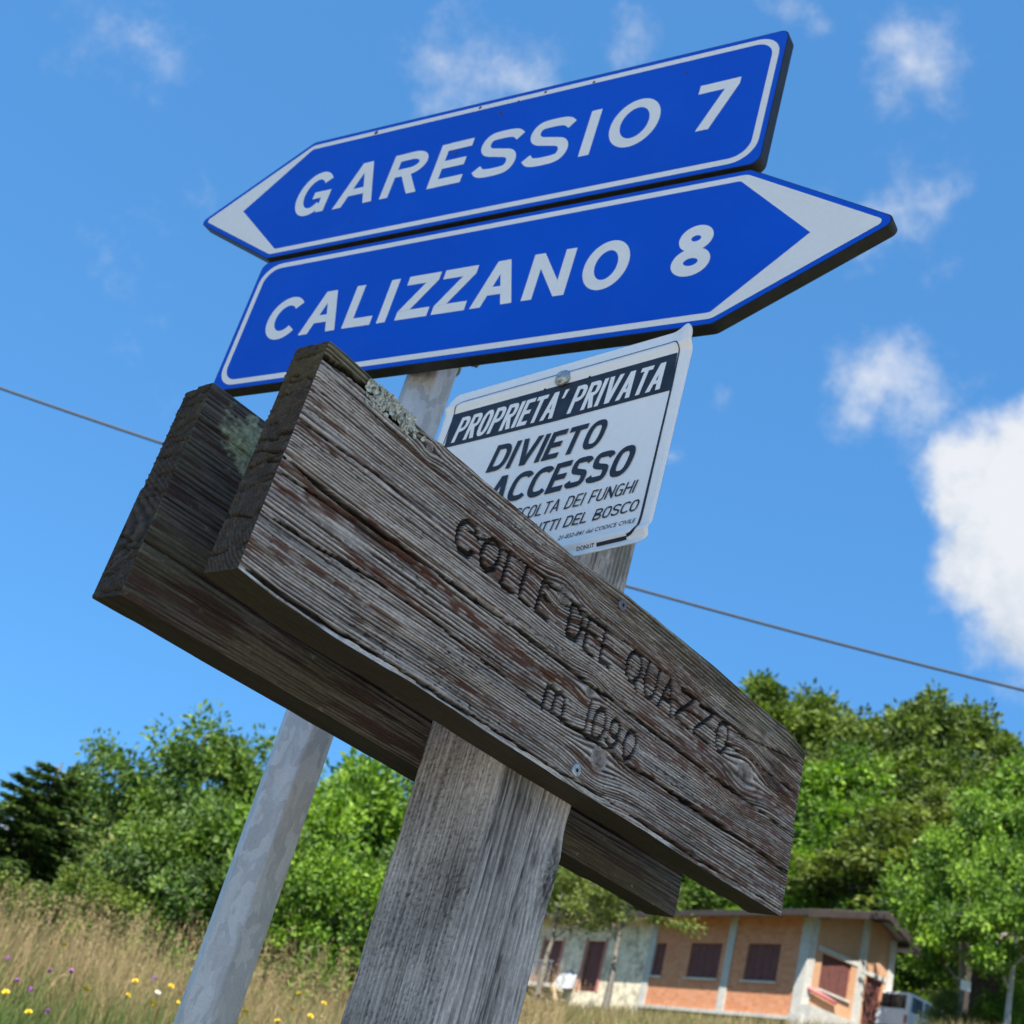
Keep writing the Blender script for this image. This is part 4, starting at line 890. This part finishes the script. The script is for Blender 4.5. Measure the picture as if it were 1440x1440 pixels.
roof_slab(-.84, 9.18, 2.55, 10.17, -.66, -.52, .235).build('rake_board', RTIM, rf); roof_slab(2.55, 10.17, 4.29, 9.47, -.66, -.52, .235).build('rake_board', RTIM, rf)
roof_slab(-.885, 9.22, -.845, 9.22, -.64, 16.9, .185).build('fascia', RTIM, rf)
for i in range(15): roof_slab(-.78, 9.26, .4, 9.60, .2 + i * 1.12, .32 + i * 1.12, .11).build('rafter_end', RTIM, rf)
for v_, z_ in ((.1, 9.48), (2.5, 10.12), (3.75, 9.66)): part('purlin_end', RTIM, -.5, .05, v_, v_ + .16, z_, z_ + .15, parent=rf)

# ------------------------------------------------------------------ tiled shed and the white off-roader beyond the house
SDC = at(1476, 1356, 54); shed = empty('shed', (SDC[0], SDC[1], float(gz(SDC[0], SDC[1]))), math.radians(-24), 'low shed with a pinkish tiled roof beside the pale trunk', 'shed')
sz_ = SDC[2] - shed.location[2]
m = MB(); P_ = [(-3.2, sz_ - .35), (0, sz_ + .75), (3.2, sz_ - .35), (3.2, sz_ - .50), (0, sz_ + .60), (-3.2, sz_ - .50)]
m.prism(P_[::-1], -2.6, 2.6); m.build('roof', plain('pale_tiles', (.36, .25, .22), .8, var=.3, vs=9, bump=.03), shed)
MB().box(-2.7, 2.7, 1.7, 2.2, -.6, sz_ - .30).build('wall', plain('dark_boards', (.03, .024, .02), .85, var=.4, vs=4), shed)
for x in (-2.8, 0, 2.8): MB().box(x - .08, x + .08, -2.45, -2.3, -.5, sz_ - .45).build('post', RTIM, shed)
for i in range(11): MB().tube([(-3.15 + .02, -2.5 + i * .5, sz_ - .31), (0, -2.5 + i * .5, sz_ + .78)], .05, 6).build('tile_rib', ROOF, shed)

CARP = plain('white_car_paint', (.72, .74, .75), .3, 0, .5, var=.06, vs=3); GLASS = plain('dark_car_glass', (.02, .022, .025), .12, 0, .6); RUB = plain('tyre_rubber', (.02, .02, .02), .85)
cl_ = at(1296, 1400, 51); car = empty('off_road_car', (cl_[0], cl_[1], float(gz(cl_[0], cl_[1])) + .0), math.radians(35), 'boxy white off-road car parked past the gable end of the house', 'car')
mm = MB(); mm.prism([(-1.9, .45), (1.9, .45), (1.95, .75), (1.9, 1.02), (.75, 1.10), (-1.9, 1.12)][::1], -.82, .82); mm.build('body', CARP, car, bevel=.04)
mm = MB(); mm.prism([(-1.86, 1.10), (.72, 1.10), (.30, 1.78), (-1.80, 1.78)], -.76, .76); cab = mm.build('cabin', CARP, car, bevel=.04)
for s_ in (-1, 1):
    for xa, xb, xc, xd in ((-1.70, -1.0, -1.02, -1.68), (-.92, -.22, -.24, -.90), (-.14, .52, .24, -.12)):
        mm = MB(); q = [(xa, 1.16), (xb, 1.16), (xc, 1.68), (xd, 1.68)]; y = .768 * s_; mm.prism(q, min(y, y - .012 * s_), max(y, y - .012 * s_)); mm.build('side_window', GLASS, cab)
mm = MB(); mm.add([(.735, -.66, 1.15), (.735, .66, 1.15), (.37, .62, 1.70), (.37, -.62, 1.70)], [(0, 1, 2, 3)]); mm.build('windscreen', GLASS, cab)
mm = MB(); mm.add([(-1.875, -.62, 1.2), (-1.875, .62, 1.2), (-1.835, .6, 1.68), (-1.835, -.6, 1.68)], [(3, 2, 1, 0)]); mm.build('rear_window', GLASS, cab)
for x in (-1.2, 1.2):
    for s_ in (-1, 1):
        w_ = MB(); w_.lathe([(.2, -.11 * s_), (.36, -.11 * s_), (.37, .0), (.36, .11 * s_), (.2, .12 * s_), (.01, .10 * s_)], (x, .76 * s_, .37), 20); w_ = w_.build('wheel', RUB, car, True)
        MB().lathe([(.20, .0), (.19, .015 * s_), (.01, .02 * s_)], (x, .885 * s_, .37), 16).build('rim', CONC, w_)
for s_ in (-1, 1): MB().box(1.90, 1.955, .58 * s_ - .12, .58 * s_ + .12, .78, .96).build('headlight', ZINC, car); MB().box(-1.92, -1.89, .70 * s_ - .06, .70 * s_ + .06, .72, 1.0).build('tail_light', PINKW, car)
MB().box(1.90, 2.02, -.8, .8, .42, .58).build('bumper', RUB, car); MB().box(-2.0, -1.89, -.8, .8, .42, .58).build('bumper', RUB, car)

# ------------------------------------------------------------------ trees and shrubs
def leaf_mat(name, dark, mid, light, trans=.28):
    M = Mat(name); v = M.attr('var').outputs['Fac']; n_ = M.noise(.9, 3)
    a = M.n('ShaderNodeMath', operation='MULTIPLY_ADD'); M.l(n_, a.inputs[0]); a.inputs[1].default_value = .5; 
    b = M.n('ShaderNodeMath', operation='MULTIPLY_ADD'); M.l(v, b.inputs[0]); b.inputs[1].default_value = .7; b.inputs[2].default_value = -.1; M.l(b.outputs[0], a.inputs[2])
    c = M.ramp(a.outputs[0], [(.15, dark), (.5, mid), (.85, light)]); M.set(c, .55, 0, .35)
    tr = M.n('ShaderNodeBsdfTranslucent'); M.l(M.mix(1.0, c, (1.25, 1.45, .55), 'MULTIPLY'), tr.inputs['Color'])
    mx_ = M.n('ShaderNodeMixShader'); mx_.inputs[0].default_value = trans; M.l(M.b.outputs[0], mx_.inputs[1]); M.l(tr.outputs[0], mx_.inputs[2])
    M.l(mx_.outputs[0], M.t.nodes['Material Output'].inputs['Surface']); return M.m
LEAF = {'mid': leaf_mat('mid_green_leaves', (.020, .045, .008), (.065, .125, .016), (.165, .255, .030)),
        'bright': leaf_mat('bright_green_leaves', (.028, .065, .008), (.10, .195, .014), (.23, .36, .026)),
        'dark': leaf_mat('dark_green_leaves', (.020, .040, .006), (.082, .125, .015), (.19, .25, .032), .28),
        'olive': leaf_mat('olive_leaves', (.035, .050, .010), (.11, .145, .026), (.25, .28, .06)),
        'spruce': leaf_mat('spruce_needles', (.022, .044, .012), (.060, .105, .024), (.14, .19, .045), .22)}
BARK = plain('grey_bark', (.16, .14, .115), .9, var=.35, vs=9, bump=.02); PBARK = plain('pale_bark', (.34, .32, .28), .85, var=.25, vs=7, bump=.02)
def leaves(C, D, size, seed, asp=.6):
    """one folded rhombus per leaf at C, pointing along D"""
    r = np.random.default_rng(seed); n = len(C); D = D / np.linalg.norm(D, axis=1, keepdims=True)
    R_ = r.normal(size=(n, 3)); S_ = np.cross(D, R_); S_ /= np.linalg.norm(S_, axis=1, keepdims=True) + 1e-9; U_ = np.cross(S_, D)
    sz = (size * r.uniform(.4, 1.5, n))[:, None]; V = np.empty((n, 4, 3))
    V[:, 0] = C; V[:, 1] = C + D * sz * .55 + S_ * sz * asp * .5 + U_ * sz * .08; V[:, 2] = C + D * sz * 1.05 - U_ * sz * .12; V[:, 3] = C + D * sz * .55 - S_ * sz * asp * .5 + U_ * sz * .08
    F = np.arange(n * 4).reshape(n, 4); return V.reshape(-1, 3), F
def broad_tree(seed, H, Wd, base, nl, leaf, nclump, cr, top=1.6, trunk_r=None, lean=.0):
    """tapered trunk with limbs; leaf clumps sit at and along the limb ends inside an egg-shaped crown"""
    r = np.random.default_rng(seed); tr = MB(); tr_r = trunk_r or H * .018
    tp = [np.array([lean * z * z / H + .02 * H * math.sin(z * 2.1 + seed) * z / H, .02 * H * math.cos(z * 1.7 + seed) * z / H, z]) for z in np.linspace(-.4, H * .82, 9)]
    tr.tube(tp, np.linspace(tr_r * 1.25, tr_r * .25, 9), 9); cen = []
    nlb = 11
    def env(f): return math.sin(math.pi * min(max((f - base * .8) / (1.02 - base * .8), 0), 1) ** (1 / top)) ** .8
    for i in range(nlb):
        f = base + (.86 - base) * (i + r.uniform(0, .7)) / nlb; z = f * H; k = min(8, int(f / .82 * 8)); p0 = tp[min(k, 8)]; a = i * 2.4 + r.uniform(-.5, .5)
        ln = Wd / 2 * env(min(.97, f + .08)) * r.uniform(.6, .95); d = np.array([math.cos(a), math.sin(a), r.uniform(.25, .8)])
        p1 = p0 + d * ln * .5 + np.array([0, 0, .04 * H]); p2 = p0 + d * ln; tr.tube([p0, p1, p2], [tr_r * .5 * (1.1 - f), tr_r * .32 * (1.1 - f), tr_r * .1], 6); cen += [p2, p1 * .4 + p2 * .6]
        for j in range(3):
            q = p1 + (p2 - p1) * r.uniform(0, .8); e_ = q + (r.normal(size=3) * .6 + d * .5 + np.array([0, 0, .35])) * ln * .45; tr.tube([q, (q + e_) / 2 + np.array([0, 0, .02 * H]), e_], [tr_r * .2, tr_r * .13, tr_r * .05], 5); cen.append(e_)
    while len(cen) < nclump:
        f = r.uniform(base, 1.0); a = r.uniform(0, 6.283); rr = Wd / 2 * env(f) * r.uniform(.35, 1.0) ** .5
        cen.append(np.array([rr * math.cos(a) + lean * f * f * H, rr * math.sin(a), f * H + r.normal(0, .02) * H]))
    cen = np.array(cen); w = r.uniform(.4, 1.6, len(cen)); k = r.choice(len(cen), nl, p=w / w.sum()); csz = r.uniform(.55, 1.35, len(cen))[k][:, None] * cr
    off = r.normal(size=(nl, 3)) * np.array([1, 1, .62]); off *= np.minimum(1, 2.0 / (np.linalg.norm(off, axis=1, keepdims=True) + 1e-9)); C = cen[k] + off * csz * .62
    D = off + r.normal(size=(nl, 3)) * .8 + np.array([0, 0, -.15]); V, F = leaves(C, D, leaf, seed + 1)
    var = np.repeat(np.clip(r.normal(.5, .17, nl) + (r.uniform(-.30, .30, len(cen)))[k], 0, 1), 4)
    crown = mesh_np('crown', V, F, {'var': var}, smooth=False)
    me = bpy.data.meshes.new('trunk'); me.from_pydata(tr.v, [], tr.f); me.polygons.foreach_set('use_smooth', [True] * len(me.polygons)); return me, crown
def spruce_tree(seed, H, Wd, nl, leaf):
    r = np.random.default_rng(seed); tr = MB(); tr.tube([(0, 0, -.4), (0, 0, H * .5), (0, 0, H)], [H * .02, H * .012, .01], 8); C = []; D = []
    nb = 90
    for i in range(nb):
        f = .04 + .94 * (i / nb) ** 1.0; ln = Wd / 2 * (1 - f) ** .75 * r.uniform(.7, 1.1) + .06; a = i * 2.399 + r.uniform(-.3, .3)
        p0 = np.array([0, 0, f * H]); d = np.array([math.cos(a), math.sin(a), 0]); tip = p0 + d * ln + np.array([0, 0, (-.22 + .5 * f) * ln])
        tr.tube([p0, (p0 + tip) / 2 + np.array([0, 0, .05 * ln]), tip], [.02, .012, .004], 4); n = max(30, int(nl * (ln / (Wd * .5)) / nb * 2.1))
        t = r.uniform(.1, 1.05, n)[:, None]; sw = r.normal(size=(n, 1)) * .20 * ln * (1.1 - t); q = np.array([-math.sin(a), math.cos(a), 0])
        C.append(p0 + (tip - p0) * t + q * sw + np.array([0, 0, 1.]) * (-.10 * ln * np.abs(r.normal(size=(n, 1))) + .06 * ln * np.sin(3.1 * t))); D.append(d + q * np.sign(sw) * .7 + r.normal(size=(n, 3)) * .3 + np.array([0, 0, -.25]))
    C = np.concatenate(C); D = np.concatenate(D); V, F = leaves(C, D, leaf, seed + 1, .3); var = np.repeat(np.clip(r.normal(.45, .2, len(C)), 0, 1), 4)
    me = bpy.data.meshes.new('trunk'); me.from_pydata(tr.v, [], tr.f); return me, mesh_np('crown', V, F, {'var': var})
def put_tree(name, meshes, native, top_px, dist, width, leafm, bark, label, group=None, cat='tree', rz=None, seed=0):
    """stand a tree on the ground so that its top meets the pixel at that distance"""
    tr, cw = meshes; T_ = at(*top_px, dist); g = float(gz(T_[0], T_[1])); h = T_[2] - g
    o = empty(name, (T_[0], T_[1], g), random.Random(seed + int(T_[0] * 10)).uniform(0, 6.28) if rz is None else rz, label, cat, group); o.scale = (width / native[1], width / native[1], h / native[0])
    a = link('trunk', tr, None, o); b = link('crown', cw, None, o)
    for q, m_ in ((a, bark), (b, leafm)):
        if not q.data.materials: q.data.materials.append(None)
        q.material_slots[0].link = 'OBJECT'; q.material_slots[0].material = m_
    return o
TA = (broad_tree(1, 6, 4.4, .24, 20000, .125, 92, .40), (6, 4.4)); TB = (broad_tree(2, 6, 4.2, .36, 17000, .135, 78, .42), (6, 4.2))
SH = (broad_tree(3, 3, 3.4, .05, 19000, .088, 95, .32, top=2.2), (3, 3.4)); SH2 = (broad_tree(4, 3, 3.2, .05, 16000, .10, 80, .32, top=2.4), (3, 3.2))
FO = (broad_tree(5, 16, 8.5, .12, 26000, .34, 120, .92, top=1.15), (16, 8.5)); FO2 = (broad_tree(6, 16, 7.5, .10, 24000, .32, 130, .75, top=.95), (16, 7.5))
TS = (broad_tree(8, 6, 4.4, .58, 5200, .13, 60, .36, top=1.8), (6, 4.4))
SP = (spruce_tree(7, 5.0, 3.0, 30000, .12), (5.0, 3.0))
def pt(name, kind, *a, **k): return put_tree(name, kind[0], kind[1], *a, **k)
# left of the pole, beyond the meadow
pt('spruce_tree', SP, (88, 1072), 19, 3.7, LEAF['spruce'], BARK, 'dark conical spruce at the edge of the meadow')
pt('broadleaf_tree', TB, (146, 1062), 25, 2.3, LEAF['mid'], BARK, 'rounded green tree rising just behind the dark spruce')
pt('broadleaf_tree', TA, (305, 1010), 21, 3.3, LEAF['mid'], BARK, 'tallest leafy tree of the meadow edge, airy crown beside the metal pole')
pt('broadleaf_tree', TB, (212, 1118), 23, 2.6, LEAF['olive'], BARK, 'lower yellowish green tree between the spruce and the tallest meadow tree')
pt('broadleaf_tree', TB, (395, 1062), 24, 3.6, LEAF['mid'], BARK, 'green tree showing behind the galvanised pole')
pt('leafy_bush', SH, (455, 1098), 15, 2.7, LEAF['bright'], BARK, 'bright green bush next to the galvanised pole', cat='bush')
pt('leafy_bush', SH2, (530, 1082), 16.5, 2.8, LEAF['bright'], BARK, 'bright green bush between the metal pole and the timber post', cat='bush')
pt('leafy_bush', SH, (590, 1092), 18, 2.8, LEAF['mid'], BARK, 'mid green bush half hidden by the timber post', cat='bush')
for k_, (x, y, d, w, c, l) in enumerate([(20, 1225, 15, 1.8, 'dark', 'dark low shrub on the open meadow side of the spruce'), (195, 1180, 17, 1.7, 'olive', 'pale olive shrub in front of the tallest meadow tree'), (265, 1150, 16, 2.2, 'mid', 'leafy green shrub below the tallest meadow tree'),
                            (335, 1140, 16, 2.0, 'mid', 'leafy shrub close behind the lower part of the metal pole'), (140, 1222, 15.0, 1.7, 'dark', 'dark shrub at the foot of the spruce'), (405, 1180, 14, 1.8, 'mid', 'low green shrub between the metal pole and the bright bush'),
                            (500, 1195, 13.5, 1.9, 'bright', 'low bright shrub under the pair of tall bright bushes'), (570, 1200, 14, 2.0, 'mid', 'low green shrub right up against the edge of the timber post'), (-90, 1190, 20, 2.6, 'dark', 'dark shrub past the spruce at the end of the hedge'),
                            (660, 1230, 20, 2.6, 'mid', 'green shrub hidden behind the timber post')]):
    pt('shrub', (SH, SH2)[k_ % 2], (x, y), d, w, LEAF[c], BARK, l, cat='shrub')
# round the house
pt('house_tree', TS, (893, 1222), 41, 4.4, LEAF['olive'], BARK, 'slim leafy tree where brick and plaster walls of the house meet', rz=1.2)
pt('house_tree', TS, (800, 1218), 43, 4.2, LEAF['olive'], BARK, 'slim leafy tree in front of the pale plaster wing of the house', rz=.3)
for k_, (x, y, d, w, kd, c, l) in enumerate([(1195, 1066, 66, 7.5, FO, 'bright', 'bright green broadleaf tree in front of the dark wood'), (1110, 1120, 70, 7, FO, 'mid', 'leafy tree right behind the far end of the carved plank'),
                             (1262, 1148, 60, 7.5, FO2, 'olive', 'yellowish olive tree rising behind the gable of the house'), (1332, 1118, 63, 5.5, FO2, 'olive', 'tall olive green tree next to the bright roadside tree'), (1150, 1190, 62, 6.0, FO, 'bright', 'bright green tree just above the house roof'),
                             (1000, 1175, 66, 7, FO, 'mid', 'tree mostly hidden behind the rear plank'), (870, 1165, 64, 8, FO, 'mid', 'tree behind the house seen under the planks'), (760, 1160, 66, 8, FO2, 'mid', 'tree behind the plaster wing of the house'), (1225, 1220, 60, 4.0, FO, 'mid', 'green tree leaning over the gable roof edge'), (1300, 1235, 57, 5.0, FO2, 'mid', 'green tree behind the parked white car'), (1430, 1085, 70, 7, FO, 'bright', 'yellow green tree just below the dark wood, above the shed')]):
    pt('hillside_tree', kd, (x, y), d, w, LEAF[c], BARK, l)
r1 = pt('roadside_tree', TB, (1376, 1132), 46, 4.2, LEAF['bright'], BARK, 'bright green tree with a dark trunk beside the shed', rz=2.0)
r2 = pt('roadside_tree', TB, (1440, 1150), 44, 3.8, LEAF['bright'], PBARK, 'bright green tree with a pale grey trunk in front of the shed', rz=4.0)
for x, y, d, w, kd in [(1085, 966, 86, 9, FO2), (1128, 985, 92, 9, FO), (1165, 990, 88, 8.5, FO2), (1215, 1018, 90, 9, FO), (1262, 1010, 86, 8, FO2), (1305, 982, 84, 7.5, FO2), (1350, 1002, 88, 9, FO2), (1390, 1012, 90, 8, FO), (1425, 1048, 86, 7, FO2), (1185, 1060, 80, 8, FO), (1290, 1060, 78, 8, FO2), (1360, 1075, 80, 8, FO),
                       (1040, 1010, 92, 9, FO), (960, 1040, 95, 9, FO), (1490, 1080, 86, 8, FO2), (1130, 1100, 78, 7, FO2), (1420, 1120, 76, 8, FO2)]:
    pt('wood_tree', kd, (x, y), d, w, LEAF['dark'], BARK, 'dark green tree of the dense wood on the hillside above the house', 'trees of the hillside wood', seed=int(x))
for k_, (x, y, d, w, c, l) in enumerate([(1425, 1372, 47, 2.4, 'bright', 'low green shrub in front of the shed posts'), (1330, 1392, 46, 1.8, 'olive', 'straggly low shrub in front of the white car')]): pt('shrub', (SH, SH2)[k_], (x, y), d, w, LEAF[c], BARK, l, cat='shrub')
nb_ = at(1358, 1386, 45.4); tag(MB().box(nb_[0] - .16, nb_[0] + .16, nb_[1] - .02, nb_[1] + .02, nb_[2] - .16, nb_[2] + .16).build('small_notice', PLAST, bevel=.01), 'small white square notice on the dark trunk by the shed', 'notice')
# unseen tree added at the viewer's back to keep the sun off the signs
BT = broad_tree(9, 12, 6.5, .66, 30000, .26, 170, .9, top=1.5, trunk_r=.22)
for k_, (x, y, h, w, l) in enumerate([(-1.55, -6.3, 17.2, 3.9, 'tall dense tree out of view, added to shade the signs')]):
    o = empty('added_shade_tree', (x, y, 0), k_ * 1.9, l, 'tree'); o.scale = (w / 6.5, w / 6.5, h / 12)
    a, b = link('trunk', BT[0], None, o), link('crown', BT[1], None, o)
    for q, m_ in ((a, BARK), (b, LEAF['mid'])):
        if not q.data.materials: q.data.materials.append(None)
        q.material_slots[0].link = 'OBJECT'; q.material_slots[0].material = m_

# ------------------------------------------------------------------ meadow grass and flowers
def blades(X, Y, H_, W_, tan, seed, bend=.35):
    r = np.random.default_rng(seed); n = len(X); Z = gz(X, Y); a = r.uniform(0, 6.283, n); b = r.uniform(0, 6.283, n); lean = np.abs(r.normal(0, bend, n)) * H_
    fx, fy = np.cos(a) * W_ / 2, np.sin(a) * W_ / 2; lx, ly = np.cos(b) * lean, np.sin(b) * lean; V = np.empty((n, 7, 3)); prof_w = (1, .85, .6)
    for k, (t, w) in enumerate(zip((0, .4, .75), prof_w)):
        cx, cy, cz = X + lx * t * t, Y + ly * t * t, Z - .03 + H_ * (t - .12 * t * t)
        V[:, 2 * k] = np.stack([cx - fx * w, cy - fy * w, cz], 1); V[:, 2 * k + 1] = np.stack([cx + fx * w, cy + fy * w, cz], 1)
    V[:, 6] = np.stack([X + lx, Y + ly, Z + H_ * .88], 1)
    i = np.arange(n)[:, None] * 7; Q = np.concatenate([i + np.array([[0, 1, 3, 2]]), i + np.array([[2, 3, 5, 4]])]); T3 = i + np.array([[4, 5, 6]])
    return V.reshape(-1, 3), [Q, T3], (tan[:, None] + np.array([[-.30, -.30, -.08, -.08, .10, .10, .2]])).ravel().clip(0, 1)
def grass_mat(name, g0, g1, t0, t1):
    M = Mat(name); v = M.attr('var').outputs['Fac']; c = M.ramp(v, [(.0, g0), (.35, g1), (.6, t0), (1, t1)]); M.set(c, .7, 0, .25)
    tr = M.n('ShaderNodeBsdfTranslucent'); M.l(c, tr.inputs['Color']); mx_ = M.n('ShaderNodeMixShader'); mx_.inputs[0].default_value = .3; M.l(M.b.outputs[0], mx_.inputs[1]); M.l(tr.outputs[0], mx_.inputs[2]); M.l(mx_.outputs[0], M.t.nodes['Material Output'].inputs['Surface']); return M.m
GRM = grass_mat('meadow_grass', (.035, .075, .014), (.085, .13, .028), (.22, .175, .075), (.40, .29, .15))
def scatter(n, a0, a1, r0, r1, seed, power=1.0):
    r = np.random.default_rng(seed); az = np.radians(r.uniform(a0, a1, n)); d = r0 + (r1 - r0) * r.uniform(0, 1, n) ** power; return d * np.sin(az), d * np.cos(az), r
X, Y, r = scatter(52000, -24, 8, 3.2, 17, 31, .8); cl = fbm(X / 1.3, Y / 1.3, 3); d = np.hypot(X, Y)
tn = np.clip(r.normal(.06, .16, len(X)) + .5 * (cl - .5) + .50 * sst(7.2, 10.0, d), 0, 1); hh = r.uniform(.30, .78, len(X)) * (.75 + .5 * cl)
A_ = blades(X, Y, hh, r.uniform(.0025, .006, len(X)) * (1 + d / 18), tn, 32)
tag(link('meadow_grass', mesh_np('meadow_grass', A_[0], A_[1], {'var': A_[2]}), GRM), 'tall uncut meadow grass, green below and straw coloured above', 'grass', kind='stuff')
X, Y, r = scatter(26000, 2, 34, 14, 46, 41, .75); d = np.hypot(X, Y); u_ = (X - HC[0]) * HU[0] + (Y - HC[1]) * HU[1]; v_ = (X - HC[0]) * HV[0] + (Y - HC[1]) * HV[1]
k = ~((u_ > -.6) & (u_ < 19) & (v_ > -.3) & (v_ < 4.3)); X, Y, d = X[k], Y[k], d[k]; n = len(X)
A_ = blades(X, Y, r.uniform(.20, .55, n) * (1 + .9 * sst(20.5, 24, np.degrees(np.arctan2(X, Y)))), r.uniform(.008, .018, n) * (.5 + d / 36), np.clip(r.normal(.52, .25, n) + .6 * (fbm(X / 3, Y / 3, 4) - .5), 0, 1), 42)
tag(link('slope_grass', mesh_np('slope_grass', A_[0], A_[1], {'var': A_[2]}), GRM), 'dry grass covering the slope in front of the brick house', 'grass', kind='stuff')
def seed_stalks():                           # tall straw stalks with feathery seed heads
    X, Y, r = scatter(2600, -22, 8, 8.2, 15, 51, .8); Z = gz(X, Y); m = MB(); V = []; F = []; n = len(X)
    H_ = r.uniform(.65, 1.05, n); b = r.uniform(0, 6.283, n); ln_ = r.uniform(.08, .3, n)
    s = blades(X, Y, H_, np.full(n, .004), np.clip(r.normal(.85, .1, n), .6, 1), 52, .2); C = []; D = []
    tipz = Z + H_ * .9; tx, ty = s[0].reshape(-1, 7, 3)[:, 6, 0], s[0].reshape(-1, 7, 3)[:, 6, 1]
    for k in range(9): t = r.uniform(-.16, .02, n); C.append(np.stack([tx, ty, tipz + t], 1)); D.append(r.normal(size=(n, 3)) * .45 + np.array([0, 0, .8]))
    lv, lf = leaves(np.concatenate(C), np.concatenate(D),   .032, 53, .16); o = len(s[0]); var = np.concatenate([s[2], np.full(len(lv), .8) + rng.uniform(-.15, .2, len(lv))])
    return mesh_np('seed_stalks', np.concatenate([s[0], lv]), [s[1][0], s[1][1], lf + o], {'var': var})
tag(link('seed_stalks', seed_stalks(), GRM), 'tall straw stalks with feathery seed heads across the meadow', 'grass', kind='stuff')
YEL = plain('yellow_petals', (.75, .55, .02), .6, var=.15); PUR = plain('purple_petals', (.40, .16, .42), .7, var=.2); WHP = plain('white_petals', (.75, .74, .62), .7, var=.1); STEM = plain('green_stem', (.06, .12, .02), .7)
def flower_mesh(n, r0, up, seed):
    r = np.random.default_rng(seed); m = MB(); 
    for ring in range(2):
        for k in range(n):
            a = 2 * math.pi * (k + .5 * ring) / n; c, s_ = math.cos(a), math.sin(a); q = r0 * (1 - .35 * ring); w = q * .30; z = .006 * ring
            m.add([(0, 0, z), (q * .6 * c - w * s_, q * .6 * s_ + w * c, z + up * .6), (q * c, q * s_, z + up * r.uniform(.6, 1.3)), (q * .6 * c + w * s_, q * .6 * s_ - w * c, z + up * .6)], [(0, 1, 2, 3)])
    m.lathe([(.3 * r0, 0.0), (.25 * r0, .0), (.01, .0)], (0, 0, .006), 8); me = bpy.data.meshes.new('head'); me.from_pydata(m.v, [], m.f); return me
FM = {'y': flower_mesh(9, .019, .008, 1), 'p': flower_mesh(10, .014, .015, 2), 'w': flower_mesh(8, .017, .004, 3)}
sm_ = MB(); sm_.tube([(0, 0, 0), (.02, .01, .5), (0, 0, 1)], [.003, .0025, .002], 5); SME = bpy.data.meshes.new('stem'); SME.from_pydata(sm_.v, [], sm_.f); SME.materials.append(STEM)
FL = [('y', x, y) for x, y in [(190, 1381), (179, 1401), (215, 1413), (345, 1424), (390, 1437), (240, 1388), (250, 1412), (120, 1392), (330, 1395), (420, 1398), (455, 1412), (410, 1420), (300, 1362), (520, 1400), (8, 1397), (436, 1430), (415, 1298), (90, 1330), (285, 1425), (40, 1425)]] + \
     [('p', x, y) for x, y in [(68, 1367), (64, 1424), (42, 1394), (25, 1382), (100, 1368), (66, 1298), (215, 1378), (10, 1350)]] + [('w', x, y) for x, y in [(272, 1366), (222, 1396)]]
NM = {'y': ('yellow_wildflower', 'small yellow wildflower standing in the meadow grass', 'yellow wildflowers in the meadow', YEL), 'p': ('purple_wildflower', 'small purple clover-like flower standing in the meadow grass', 'purple wildflowers in the meadow', PUR), 'w': ('white_wildflower', 'small white flower head standing in the meadow grass', 'white wildflowers in the meadow', WHP)}
for i_, (kd, x, y) in enumerate(FL):
    lo = 3.5                                  # nearest distance at which the stem is 0.45 to 0.75 m tall
    for d in np.arange(4, 14, .25):
        q = at(x, y, d); h = q[2] - float(gz(q[0], q[1]))
        if .40 < h < .80 and d > 6.0: break
    nm, lb, gr_, mt_ = NM[kd]; h = max(.25, h); o = empty(nm, (q[0], q[1], q[2] - h), i_ * 1.3, lb, 'flower', gr_)
    st = link('stem', SME, None, o); st.scale = (1, 1, h); hd = link('head', FM[kd], mt_, o, (0, 0, h)); hd.rotation_euler = (.5, .2 * (i_ % 3 - 1), 0)
